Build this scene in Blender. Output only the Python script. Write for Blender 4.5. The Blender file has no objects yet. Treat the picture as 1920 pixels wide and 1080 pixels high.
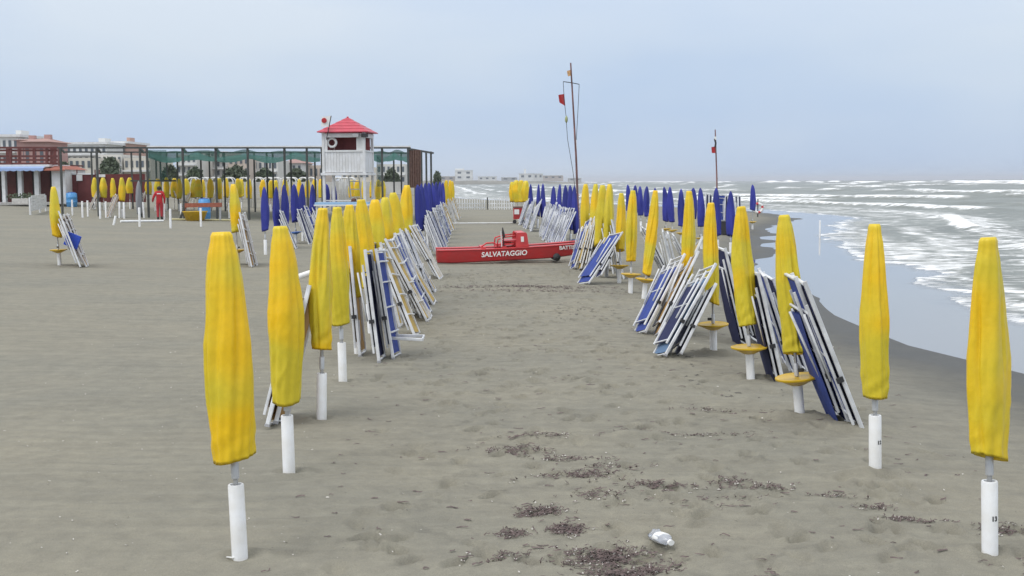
import bpy, bmesh, math, random
import numpy as np
from mathutils import Vector, Matrix, Euler
R = math.radians
random.seed(7)
scene = bpy.context.scene
COL = scene.collection

# ------------------------------------------------------------------ camera
CAM_H, FPX, PITCH, ROLL = 2.35, 2300.0, R(4.95), R(-0.33)
cam_data = bpy.data.cameras.new('camera')
cam_data.sensor_width = 36.0
cam_data.lens = FPX / 1920 * 36.0
cam_data.clip_start, cam_data.clip_end = 0.1, 20000
cam = bpy.data.objects.new('camera', cam_data)
COL.objects.link(cam)
CAM_ROT = (Matrix.Rotation(math.pi / 2 - PITCH, 3, 'X') @ Matrix.Rotation(ROLL, 3, 'Z'))
cam.matrix_world = Matrix.Translation((0, 0, CAM_H)) @ CAM_ROT.to_4x4()
scene.camera = cam

# ------------------------------------------------------------------ sky, sun, exposure
SUN_EL, SUN_AZ = R(56), R(-128)          # azimuth measured from +Y towards +X
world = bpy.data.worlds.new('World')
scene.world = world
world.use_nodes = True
wn, wl = world.node_tree.nodes, world.node_tree.links
wn.clear()
w_out = wn.new('ShaderNodeOutputWorld')
w_bg = wn.new('ShaderNodeBackground')
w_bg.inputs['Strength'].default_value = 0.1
sky = wn.new('ShaderNodeTexSky')
sky.sky_type = 'NISHITA'
sky.sun_disc = False
sky.sun_elevation = SUN_EL
sky.sun_rotation = SUN_AZ
sky.air_density, sky.dust_density, sky.ozone_density = 1.0, 2.5, 1.5
tc = wn.new('ShaderNodeTexCoord')
mp = wn.new('ShaderNodeMapping')
mp.inputs['Scale'].default_value = (1.0, 1.0, 3.2)
nz = wn.new('ShaderNodeTexNoise')
nz.inputs['Scale'].default_value = 1.9
nz.inputs['Detail'].default_value = 5.0
nz.inputs['Roughness'].default_value = 0.45
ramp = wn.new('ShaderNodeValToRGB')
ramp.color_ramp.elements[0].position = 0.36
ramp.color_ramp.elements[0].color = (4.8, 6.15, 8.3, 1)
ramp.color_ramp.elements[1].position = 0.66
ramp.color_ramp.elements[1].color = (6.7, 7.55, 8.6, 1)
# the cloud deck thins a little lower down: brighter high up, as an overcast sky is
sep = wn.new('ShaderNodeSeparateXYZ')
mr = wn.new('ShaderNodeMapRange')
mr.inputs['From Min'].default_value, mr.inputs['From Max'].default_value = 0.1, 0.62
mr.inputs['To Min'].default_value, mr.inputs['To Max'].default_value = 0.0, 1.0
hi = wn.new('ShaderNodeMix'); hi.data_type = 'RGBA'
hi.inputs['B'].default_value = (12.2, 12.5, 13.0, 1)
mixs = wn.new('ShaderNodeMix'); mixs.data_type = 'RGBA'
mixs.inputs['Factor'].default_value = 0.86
wl.new(tc.outputs['Generated'], mp.inputs['Vector'])
wl.new(mp.outputs['Vector'], nz.inputs['Vector'])
wl.new(nz.outputs['Fac'], ramp.inputs['Fac'])
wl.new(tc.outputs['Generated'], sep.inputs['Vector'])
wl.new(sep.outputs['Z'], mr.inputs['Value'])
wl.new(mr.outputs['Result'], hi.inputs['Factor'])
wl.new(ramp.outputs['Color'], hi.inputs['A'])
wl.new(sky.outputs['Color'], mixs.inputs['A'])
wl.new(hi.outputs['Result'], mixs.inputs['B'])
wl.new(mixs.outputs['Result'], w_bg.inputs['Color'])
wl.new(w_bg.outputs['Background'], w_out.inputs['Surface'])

sun_d = bpy.data.lights.new('sun', 'SUN')
sun_d.energy = 1.35
sun_d.angle = R(36)
sun_d.color = (1.0, 0.98, 0.95)
sun = bpy.data.objects.new('sun', sun_d)
COL.objects.link(sun)
sdir = Vector((math.sin(SUN_AZ) * math.cos(SUN_EL), math.cos(SUN_AZ) * math.cos(SUN_EL), math.sin(SUN_EL)))
sun.rotation_euler = sdir.to_track_quat('Z', 'Y').to_euler()
sun.location = (0, 0, 60)

vs = scene.view_settings
vs.view_transform, vs.look, vs.exposure, vs.gamma = 'Standard', 'None', 0.12, 1.0
vs.use_curve_mapping = False
scene.render.engine = 'CYCLES'
scene.cycles.max_bounces = 6
scene.cycles.transparent_max_bounces = 12
scene.cycles.use_denoising = True

# ------------------------------------------------------------------ numpy noise
def vnoise(x, y, seed=0):
    x = np.asarray(x, float); y = np.asarray(y, float)
    ix = np.floor(x).astype(np.int64); iy = np.floor(y).astype(np.int64)
    fx, fy = x - ix, y - iy
    fx = fx * fx * (3 - 2 * fx); fy = fy * fy * (3 - 2 * fy)
    def h(a, b):
        v = (a * 374761393 + b * 668265263 + seed * 982451653) & 0xffffffff
        v = ((v ^ (v >> 13)) * 1274126177) & 0xffffffff
        return ((v ^ (v >> 16)) & 0xffff) / 65535.0
    return ((h(ix, iy) * (1 - fx) + h(ix + 1, iy) * fx) * (1 - fy) +
            (h(ix, iy + 1) * (1 - fx) + h(ix + 1, iy + 1) * fx) * fy)

def fbm(x, y, seed=0, octv=4, gain=0.5):
    t = 0; a = 1.0; n = 0
    for o in range(octv):
        t = t + a * vnoise(np.asarray(x) * 2 ** o, np.asarray(y) * 2 ** o, seed + o * 17)
        n += a; a *= gain
    return t / n

def sstep(a, b, v):
    t = np.clip((np.asarray(v, float) - a) / (b - a), 0, 1)
    return t * t * (3 - 2 * t)

# ------------------------------------------------------------------ terrain height
ZW = -0.30                                   # sea level
SHORE = [(9.5, -60), (8.6, 0), (7.6, 10), (7.0, 16.5), (6.35, 19.5), (6.3, 24), (7.1, 31), (8.4, 40),
         (11, 52), (15, 68), (19.5, 84), (21, 98), (18.5, 115), (13.5, 132), (6, 152), (0, 168),
         (-9, 190), (-14, 225), (-18, 290), (-25, 420), (-41, 700), (-68, 1150), (-110, 1800), (-180, 2900)]
LAND = SHORE + [(-4000, 2900), (-4000, -60)]
_S = np.array(SHORE, float)
_L = np.array(LAND, float)

def shore_dist(x, y):
    x = np.asarray(x, float); y = np.asarray(y, float)
    best = np.full(x.shape, 1e18)
    for (ax, ay), (bx, by) in zip(_S[:-1], _S[1:]):
        dx, dy = bx - ax, by - ay
        t = np.clip(((x - ax) * dx + (y - ay) * dy) / (dx * dx + dy * dy), 0, 1)
        d = (x - ax - t * dx) ** 2 + (y - ay - t * dy) ** 2
        best = np.minimum(best, d)
    ins = np.zeros(x.shape, bool)
    n = len(_L)
    for i in range(n):
        ax, ay = _L[i]; bx, by = _L[(i + 1) % n]
        c = ((ay > y) != (by > y)) & (x < (bx - ax) * (y - ay) / ((by - ay) + 1e-12) + ax)
        ins ^= c
    return np.where(ins, 1, -1) * np.sqrt(best)

def base_height(x, y, s=None):
    x = np.asarray(x, float); y = np.asarray(y, float)
    if s is None:
        s = shore_dist(x, y)
    inland = 0.03 * np.clip(-x - 2.5, 0, 36) * sstep(2, 22, y)
    t = np.clip(s / 5.2, 0, 1)
    beach = ZW - ZW * (0.45 * t + 0.55 * t * t * (3 - 2 * t))
    z = np.where(s > 0, beach + inland * sstep(0, 10, s), ZW + 0.05 * np.clip(s, -30, 0))
    # low tongues along the wet edge
    k = np.exp(-((s - 0.4) / 2.2) ** 2) * sstep(22, 36, y)
    z = z + k * (fbm(x * 0.25, y * 0.32, 5, 3) - 0.5) * 0.13
    return z

def ground(x, y):
    return float(base_height(np.array([x]), np.array([y]))[0])

def ray(px, py):
    return CAM_ROT @ Vector(((px - 960) / FPX, -(py - 540) / FPX, -1.0))

def at(px, py, Y):
    d = ray(px, py)
    t = Y / d.y
    return Vector((d.x * t, Y, CAM_H + d.z * t))

def on_ground(px, py):
    d = ray(px, py)
    z = 0.0
    for _ in range(14):
        t = (z - CAM_H) / d.z
        x, y = d.x * t, d.y * t
        z = 0.5 * z + 0.5 * ground(x, y)
    return Vector((d.x * t, d.y * t, z))

def row_point(px, Y):
    d = ray(px, 400)
    x = d.x / d.y * Y
    return Vector((x, Y, ground(x, Y)))

# ------------------------------------------------------------------ materials
MATS = {}
def mat(name, color, rough=0.6, metal=0.0, spec=0.5, var=0.0, vscale=8.0, bump=0.0, bscale=60.0, trans=0.0, alpha=1.0,
        color2=None, dirt=0.0):
    if name in MATS:
        return MATS[name]
    m = bpy.data.materials.new(name)
    m.use_nodes = True
    nt = m.node_tree; n = nt.nodes; l = nt.links
    b = n['Principled BSDF']
    b.inputs['Base Color'].default_value = (*color, 1)
    b.inputs['Roughness'].default_value = rough
    b.inputs['Metallic'].default_value = metal
    b.inputs['Specular IOR Level'].default_value = spec
    b.inputs['Transmission Weight'].default_value = trans
    b.inputs['Alpha'].default_value = alpha
    if var > 0 or color2:
        t = n.new('ShaderNodeTexCoord')
        oi = n.new('ShaderNodeObjectInfo')
        add = n.new('ShaderNodeVectorMath'); add.operation = 'ADD'
        l.new(t.outputs['Object'], add.inputs[0]); l.new(oi.outputs['Random'], add.inputs[1])
        no = n.new('ShaderNodeTexNoise')
        no.inputs['Scale'].default_value = vscale
        no.inputs['Detail'].default_value = 5
        l.new(add.outputs['Vector'], no.inputs['Vector'])
        cr = n.new('ShaderNodeValToRGB')
        cr.color_ramp.elements[0].position = 0.32; cr.color_ramp.elements[1].position = 0.68
        c2 = color2 or tuple(c * (1 - var) for c in color)
        cr.color_ramp.elements[0].color = (*c2, 1)
        cr.color_ramp.elements[1].color = (*(color if color2 else tuple(min(1, c * (1 + var * 0.5)) for c in color)), 1)
        l.new(no.outputs['Fac'], cr.inputs['Fac'])
        l.new(cr.outputs['Color'], b.inputs['Base Color'])
    if bump > 0:
        t2 = n.new('ShaderNodeTexCoord')
        nb = n.new('ShaderNodeTexNoise'); nb.inputs['Scale'].default_value = bscale; nb.inputs['Detail'].default_value = 4
        l.new(t2.outputs['Object'], nb.inputs['Vector'])
        bp = n.new('ShaderNodeBump'); bp.inputs['Strength'].default_value = bump; bp.inputs['Distance'].default_value = 0.01
        l.new(nb.outputs['Fac'], bp.inputs['Height']); l.new(bp.outputs['Normal'], b.inputs['Normal'])
    MATS[name] = m
    return m

def cover_mat(name, c_a, c_b, rough, band):
    """plastic bag over a closed parasol: broad soft bands where the cloth inside shows through"""
    m = bpy.data.materials.new(name); m.use_nodes = True
    nt = m.node_tree; n = nt.nodes; l = nt.links
    b = n['Principled BSDF']
    t = n.new('ShaderNodeTexCoord'); oi = n.new('ShaderNodeObjectInfo')
    mpn = n.new('ShaderNodeMapping'); mpn.inputs['Scale'].default_value = (1.2, 1.2, band)
    sc = n.new('ShaderNodeVectorMath'); sc.operation = 'SCALE'; sc.inputs[0].default_value = (7, 3, 11)
    l.new(oi.outputs['Random'], sc.inputs['Scale'])
    add = n.new('ShaderNodeVectorMath'); add.operation = 'ADD'
    l.new(t.outputs['Object'], mpn.inputs['Vector'])
    l.new(mpn.outputs['Vector'], add.inputs[0]); l.new(sc.outputs['Vector'], add.inputs[1])
    no = n.new('ShaderNodeTexNoise'); no.inputs['Scale'].default_value = 1.0; no.inputs['Detail'].default_value = 1.5
    l.new(add.outputs['Vector'], no.inputs['Vector'])
    cr = n.new('ShaderNodeValToRGB')
    cr.color_ramp.elements[0].position = 0.4; cr.color_ramp.elements[0].color = (*c_a, 1)
    cr.color_ramp.elements[1].position = 0.6; cr.color_ramp.elements[1].color = (*c_b, 1)
    l.new(no.outputs['Fac'], cr.inputs['Fac'])
    # faint dusty scuffs
    n2 = n.new('ShaderNodeTexNoise'); n2.inputs['Scale'].default_value = 22; n2.inputs['Detail'].default_value = 6
    l.new(t.outputs['Object'], n2.inputs['Vector'])
    r2 = n.new('ShaderNodeMapRange'); r2.inputs['From Min'].default_value = 0.35; r2.inputs['From Max'].default_value = 0.75
    r2.inputs['To Min'].default_value = 0.95; r2.inputs['To Max'].default_value = 1.03
    l.new(n2.outputs['Fac'], r2.inputs['Value'])
    mu = n.new('ShaderNodeVectorMath'); mu.operation = 'SCALE'
    l.new(cr.outputs['Color'], mu.inputs[0]); l.new(r2.outputs['Result'], mu.inputs['Scale'])
    n4 = n.new('ShaderNodeTexNoise'); n4.inputs['Scale'].default_value = 4.5; n4.inputs['Detail'].default_value = 7; n4.inputs['Roughness'].default_value = .7
    l.new(add.outputs['Vector'], n4.inputs['Vector'])
    r4 = n.new('ShaderNodeMapRange')
    for k_, q_ in zip(('From Min', 'From Max', 'To Min', 'To Max'), (.66, .76, 0, .22)): r4.inputs[k_].default_value = q_
    l.new(n4.outputs['Fac'], r4.inputs['Value'])
    mx4 = n.new('ShaderNodeMix'); mx4.data_type = 'RGBA'; mx4.inputs['B'].default_value = (*[c * .55 for c in c_a], 1)
    l.new(r4.outputs['Result'], mx4.inputs['Factor']); l.new(mu.outputs['Vector'], mx4.inputs['A'])
    l.new(mx4.outputs['Result'], b.inputs['Base Color'])
    b.inputs['Roughness'].default_value = rough
    b.inputs['Specular IOR Level'].default_value = 0.35
    n3 = n.new('ShaderNodeTexNoise'); n3.inputs['Scale'].default_value = 9; n3.inputs['Detail'].default_value = 5
    n3.inputs['Distortion'].default_value = 1.2
    l.new(t.outputs['Object'], n3.inputs['Vector'])
    bp = n.new('ShaderNodeBump'); bp.inputs['Strength'].default_value = 0.16; bp.inputs['Distance'].default_value = 0.02
    l.new(n3.outputs['Fac'], bp.inputs['Height']); l.new(bp.outputs['Normal'], b.inputs['Normal'])
    MATS[name] = m
    return m

M_YEL = cover_mat('yellow_cover', (0.68, 0.545, 0.035), (0.85, 0.53, 0.01), 0.38, 2.0)
M_BLU = cover_mat('blue_cover', (0.022, 0.03, 0.21), (0.038, 0.047, 0.32), 0.6, 1.2)
M_PVC = mat('white_pvc', (0.90, 0.91, 0.92), 0.4, color2=(.80, .79, .76), vscale=7, bump=.15, bscale=40)
M_ALU = mat('white_aluminium', (0.70, 0.71, 0.72), 0.38, var=0.22, vscale=7)
M_STEEL = mat('galvanised_steel', (0.5, 0.5, 0.5), 0.4, metal=0.7)
M_DARK = mat('dark_rubber', (0.03, 0.03, 0.033), 0.7)
M_TABLE = mat('yellow_plastic', (0.62, 0.39, 0.01), 0.4, var=0.2, vscale=5)
M_TABLEB = mat('blue_plastic', (0.03, 0.12, 0.42), 0.4)
F_BLUE = mat('blue_fabric', (0.035, 0.065, 0.29), 0.85, var=0.2, bump=0.3, bscale=300)
F_NAVY = mat('navy_fabric', (0.013, 0.018, 0.075), 0.85, bump=0.3, bscale=300)
F_STEELB = mat('faded_blue_fabric', (0.11, 0.19, 0.32), 0.85, bump=0.3, bscale=300)
F_YEL = mat('yellow_fabric', (0.52, 0.36, 0.10), 0.85, var=0.2, bump=0.3, bscale=300)
F_YEL_SHADE = mat('shaded_yellow_fabric', (0.35, 0.20, 0.06), 0.85, bump=0.3, bscale=300)  # yellow lounger cloth with its shade put into the colour
M_RED = mat('red_gelcoat', (0.47, 0.02, 0.024), 0.35, color2=(.36, .03, .03), vscale=2.2, bump=.1, bscale=12)
M_REDL = mat('faded_red_gelcoat', (0.60, 0.055, 0.06), 0.38, var=0.15, vscale=4)
M_WPAINT = mat('white_paint', (0.76, 0.77, 0.78), 0.55, color2=(.62, .62, .60), vscale=2.5, bump=.15, bscale=25)
M_LETTER = mat('white_lettering', (0.82, 0.82, 0.8), 0.5)
M_BLACK = mat('black_lettering', (0.02, 0.02, 0.02), 0.6)
M_ROOFR = mat('red_roof_sheet', (0.52, 0.06, 0.09), 0.5, var=0.12, vscale=4)
M_WOODR = mat('red_brown_wood', (0.13, 0.035, 0.03), 0.7, var=0.25, vscale=3)
M_WOODD = mat('dark_wood', (0.07, 0.074, 0.07), 0.75, var=0.25, vscale=3)
M_NET = mat('green_shade_net', (0.12, 0.38, 0.34), 0.9, alpha=0.75, var=0.15, vscale=2)
M_NETL = mat('green_side_net', (0.05, 0.17, 0.14), 0.9, alpha=0.35)
M_CURT = mat('brown_curtain', (0.25, 0.15, 0.11), 0.9, color2=(.12, .06, .05), vscale=9)
M_ROPE = mat('weathered_rope', (0.55, 0.53, 0.48), 0.9)

# ------------------------------------------------------------------ mesh helpers
class MB:
    def __init__(self):
        self.v, self.f, self.mi = [], [], []
        self.cur = 0
    def add(self, verts, faces):
        o = len(self.v)
        self.v += [tuple(p) for p in verts]
        self.f += [tuple(i + o for i in f) for f in faces]
        self.mi += [self.cur] * len(faces)
        return self
    def box(self, c, s, M=None, ch=0.0):
        """box at centre c, full size s, corners along Z chamfered by ch"""
        hx, hy, hz = s[0] / 2, s[1] / 2, s[2] / 2
        if ch > 0:
            ring = [(hx - ch, -hy), (hx, -hy + ch), (hx, hy - ch), (hx - ch, hy), (-hx + ch, hy), (-hx, hy - ch), (-hx, -hy + ch), (-hx + ch, -hy)]
        else:
            ring = [(hx, -hy), (hx, hy), (-hx, hy), (-hx, -hy)]
        n = len(ring)
        vs_ = [Vector((x, y, z)) for z in (-hz, hz) for x, y in ring]
        if M is not None:
            vs_ = [M @ p for p in vs_]
        c = Vector(c)
        fs = [(i, (i + 1) % n, n + (i + 1) % n, n + i) for i in range(n)]
        fs += [tuple(range(n - 1, -1, -1)), tuple(range(n, 2 * n))]
        return self.add([p + c for p in vs_], fs)
    def bar(self, a, b, w, t=None, up=(0, 0, 1), ch=0.0):
        """rectangular bar from a to b"""
        a, b = Vector(a), Vector(b)
        d = b - a
        z = d.normalized(); u = Vector(up)
        if abs(z.dot(u)) > 0.99:
            u = Vector((0, 1, 0))
        x = u.cross(z).normalized(); y = z.cross(x)
        M = Matrix((x, y, z)).transposed()
        return self.box((a + b) / 2, (w, t or w, d.length), M, ch)
    def tube(self, pts, r, n=8, cap=True):
        pts = [Vector(p) for p in pts]
        rs = r if isinstance(r, (list, tuple)) else [r] * len(pts)
        vs_, fs = [], []
        prev = None
        for i, p in enumerate(pts):
            d = (pts[min(i + 1, len(pts) - 1)] - pts[max(i - 1, 0)]).normalized()
            u = prev if prev is not None else (Vector((0, 0, 1)) if abs(d.z) < 0.9 else Vector((1, 0, 0)))
            x = (u - d * u.dot(d)).normalized(); y = d.cross(x); prev = x
            for k in range(n):
                a = 2 * math.pi * k / n
                vs_.append(p + (x * math.cos(a) + y * math.sin(a)) * rs[i])
        for i in range(len(pts) - 1):
            for k in range(n):
                fs.append((i * n + k, i * n + (k + 1) % n, (i + 1) * n + (k + 1) % n, (i + 1) * n + k))
        if cap:
            fs.append(tuple(range(n - 1, -1, -1)))
            fs.append(tuple((len(pts) - 1) * n + k for k in range(n)))
        return self.add(vs_, fs)
    def lathe(self, prof, n=20, c=(0, 0, 0)):
        """profile of (r, z) from bottom to top round Z"""
        vs_, fs = [], []
        for r, z in prof:
            for k in range(n):
                a = 2 * math.pi * k / n
                vs_.append((c[0] + r * math.cos(a), c[1] + r * math.sin(a), c[2] + z))
        for i in range(len(prof) - 1):
            for k in range(n):
                fs.append((i * n + k, i * n + (k + 1) % n, (i + 1) * n + (k + 1) % n, (i + 1) * n + k))
        fs.append(tuple(range(n - 1, -1, -1)))
        fs.append(tuple((len(prof) - 1) * n + k for k in range(n)))
        return self.add(vs_, fs)
    def mesh(self, name, mats, smooth=False):
        me = bpy.data.meshes.new(name)
        me.from_pydata(self.v, [], self.f)
        if not isinstance(mats, (list, tuple)):
            mats = [mats]
        for m in mats:
            me.materials.append(m)
        if len(mats) > 1:
            me.polygons.foreach_set('material_index', self.mi)
        if smooth:
            me.polygons.foreach_set('use_smooth', [True] * len(me.polygons))
        me.update()
        return me
    def build(self, name, mats, parent=None, smooth=False):
        return link(name, self.mesh(name, mats, smooth), parent)

def link(name, me, parent=None, M=None):
    o = bpy.data.objects.new(name, me)
    COL.objects.link(o)
    if parent is not None:
        o.parent = parent
    if M is not None:
        o.matrix_local = M
    return o

def tag(o, label=None, cat=None, group=None, kind=None):
    if label: o['label'] = label
    if cat: o['category'] = cat
    if group: o['group'] = group
    if kind: o['kind'] = kind
    return o

def empty(name, loc, label, cat, group=None, M=None):
    o = bpy.data.objects.new(name, None)
    o.empty_display_size = 0.2
    COL.objects.link(o)
    if M is not None:
        o.matrix_world = M
    else:
        o.location = loc
    return tag(o, label, cat, group)

def frame(origin, zaxis, width_dir):
    z = Vector(zaxis).normalized(); x = Vector(width_dir)
    x = (x - z * x.dot(z)).normalized(); y = z.cross(x)
    m = Matrix((x, y, z)).transposed().to_4x4()
    m.translation = origin
    return m

ORD = ['', 'first', 'second', 'third', 'fourth', 'fifth', 'sixth', 'seventh', 'eighth', 'ninth', 'tenth', 'eleventh', 'twelfth',
       'thirteenth', 'fourteenth', 'fifteenth', 'sixteenth', 'seventeenth', 'eighteenth', 'nineteenth', 'twentieth']
def ordw(i):
    if i <= 20:
        return ORD[i]
    tens = {2: 'twenty', 3: 'thirty', 4: 'forty'}[i // 10]
    return {20: 'twentieth', 30: 'thirtieth', 40: 'fortieth'}[i] if i % 10 == 0 else tens + '-' + ORD[i % 10]

# ================================================================== THE BEACH
def axis_lines():
    xs = list(np.arange(-5.2, 8.8, 0.036))
    step, x = 0.05, xs[-1]
    while x < 70:
        x += step; xs.append(x); step *= 1.07
    step, x = 0.05, xs[0]
    left = []
    while x > -3500:
        x -= step; left.append(x); step *= 1.06
    xs = left[::-1] + xs
    ys = [-58.0, -40, -25, -15, -9, -5, -2, 0.5, 2.5, 4.0, 5.0]
    y = 5.6
    while y < 2850:
        ys.append(y)
        y += max(0.026, 0.0027 * y) if y < 32 else (0.010 * y if y < 150 else 0.05 * y)
    return np.array(xs), np.array(ys)

gx, gy = axis_lines()
GX, GY = np.meshgrid(gx, gy)
GS = shore_dist(GX, GY)
GZ = base_height(GX, GY, GS)
dry = sstep(1.0, 4.0, GS)
near = 1 - sstep(30, 60, GY)
# soft wind relief, ripples and a trampled aisle
GZ += dry * near * (fbm(GX * 0.7, GY * 0.7, 3, 3) - 0.5) * 0.05
aisle = sstep(-1.7, -0.6, GX) * (1 - sstep(4.6, 6.0, GX))
GZ += dry * near * (0.3 + 0.7 * aisle) * (fbm(GX * 3.1, GY * 4.2, 11, 4, 0.55) - 0.5) * 0.045
GZ += dry * near * aisle * (fbm(GX * 7, GY * 11, 29, 3, 0.6) - 0.5) * 0.026
rip = np.sin(GY * 26 + fbm(GX * 0.9, GY * 0.9, 8, 3) * 16) * 0.5 + 0.5
GZ += dry * near * (1 - aisle) * (rip ** 2) * sstep(0.40, 0.62, fbm(GX * 0.30, GY * 0.45, 21, 3)) * 0.011

def dent(cx, cy, lx, ly, ang, depth, rim=0.35):
    """press a soft hollow with a raised rim into the sand"""
    rad = max(lx, ly) * 2.4
    i0, i1 = np.searchsorted(gx, [cx - rad, cx + rad]); j0, j1 = np.searchsorted(gy, [cy - rad, cy + rad])
    if i1 <= i0 or j1 <= j0:
        return
    X = GX[j0:j1, i0:i1] - cx; Y = GY[j0:j1, i0:i1] - cy
    u = (X * math.cos(ang) + Y * math.sin(ang)) / lx; w = (-X * math.sin(ang) + Y * math.cos(ang)) / ly
    q = np.sqrt(u * u + w * w)
    GZ[j0:j1, i0:i1] += -depth * np.exp(-q ** 6) + depth * rim * np.exp(-((q - 1.3) / 0.35) ** 2)

rnd = random.Random(3)
for k in range(520):                                   # footprints up and down the aisle
    y = 7.4 + 26 * rnd.random() ** 1.25
    x = rnd.uniform(-1.35, 2.6) - 0.02 * y + (rnd.uniform(0, 1.6) if y < 14 else 0)
    dent(x, y, rnd.uniform(.045, .06), rnd.uniform(.1, .14), rnd.uniform(-0.7, 0.7), rnd.uniform(0.025, 0.055))
for px, py in ((670, 988), (735, 957), (697, 1027), (630, 1064), (740, 955), (815, 930), (850, 905), (1430, 1050), (1445, 1068), (1500, 1045), (900, 780), (780, 838), (740, 884)):
    p = on_ground(px, py); dent(p.x, p.y, 0.06, 0.12, 0.3, 0.03)
for k in range(60):
    dent(rnd.uniform(-5.0, -2.0), rnd.uniform(8, 30), 0.05, 0.10, rnd.uniform(-1, 1), 0.008)
MOUNDS = [(1530, 785, .55, .16, .06), (1440, 712, .5, .15, .05), (1370, 664, .6, .2, .06), (1200, 814, .28, .12, .05), (1050, 822, .4, .15, .03),
          (1215, 566, .6, .2, .05), (1640, 890, .3, .12, .03), (450, 1040, .3, .12, .012), (1860, 1034, .3, .12, .02), (1590, 800, .5, .2, .05)]
for px, py, lx, ly, h in MOUNDS:
    p = on_ground(px, py); dent(p.x, p.y, lx, ly, 0, -h, 0)

for px, py in ((450, 1045), (542, 885), (603, 787), (643, 716), (1856, 1038), (1641, 885), (1500, 782), (1408, 714), (1338, 662), (1207, 560), (1182, 549)):
    p = on_ground(px, py); dent(p.x + .02, p.y - .02, .12, .10, 0, .016, 1.3); dent(p.x + .3, p.y + .05, .16, .06, .4, .014)
nx_, ny_ = len(gx), len(gy)
co = np.stack([GX, GY, GZ], -1).reshape(-1, 3).astype(np.float32)
idx = np.arange(nx_ * ny_).reshape(ny_, nx_)
quads = np.stack([idx[:-1, :-1], idx[:-1, 1:], idx[1:, 1:], idx[1:, :-1]], -1).reshape(-1, 4)
keep = (GS[:-1, :-1] > -45).reshape(-1)
quads = quads[keep]

def np_mesh(name, co, quads, smooth=True):
    me = bpy.data.meshes.new(name)
    me.vertices.add(len(co)); me.vertices.foreach_set('co', co.ravel())
    me.loops.add(quads.size); me.loops.foreach_set('vertex_index', quads.ravel().astype(np.int32))
    me.polygons.add(len(quads)); me.polygons.foreach_set('loop_start', np.arange(0, quads.size, 4, dtype=np.int32))
    me.update(calc_edges=True)
    if smooth:
        me.polygons.foreach_set('use_smooth', np.ones(len(quads), bool))
    me.validate()
    return me

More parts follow.
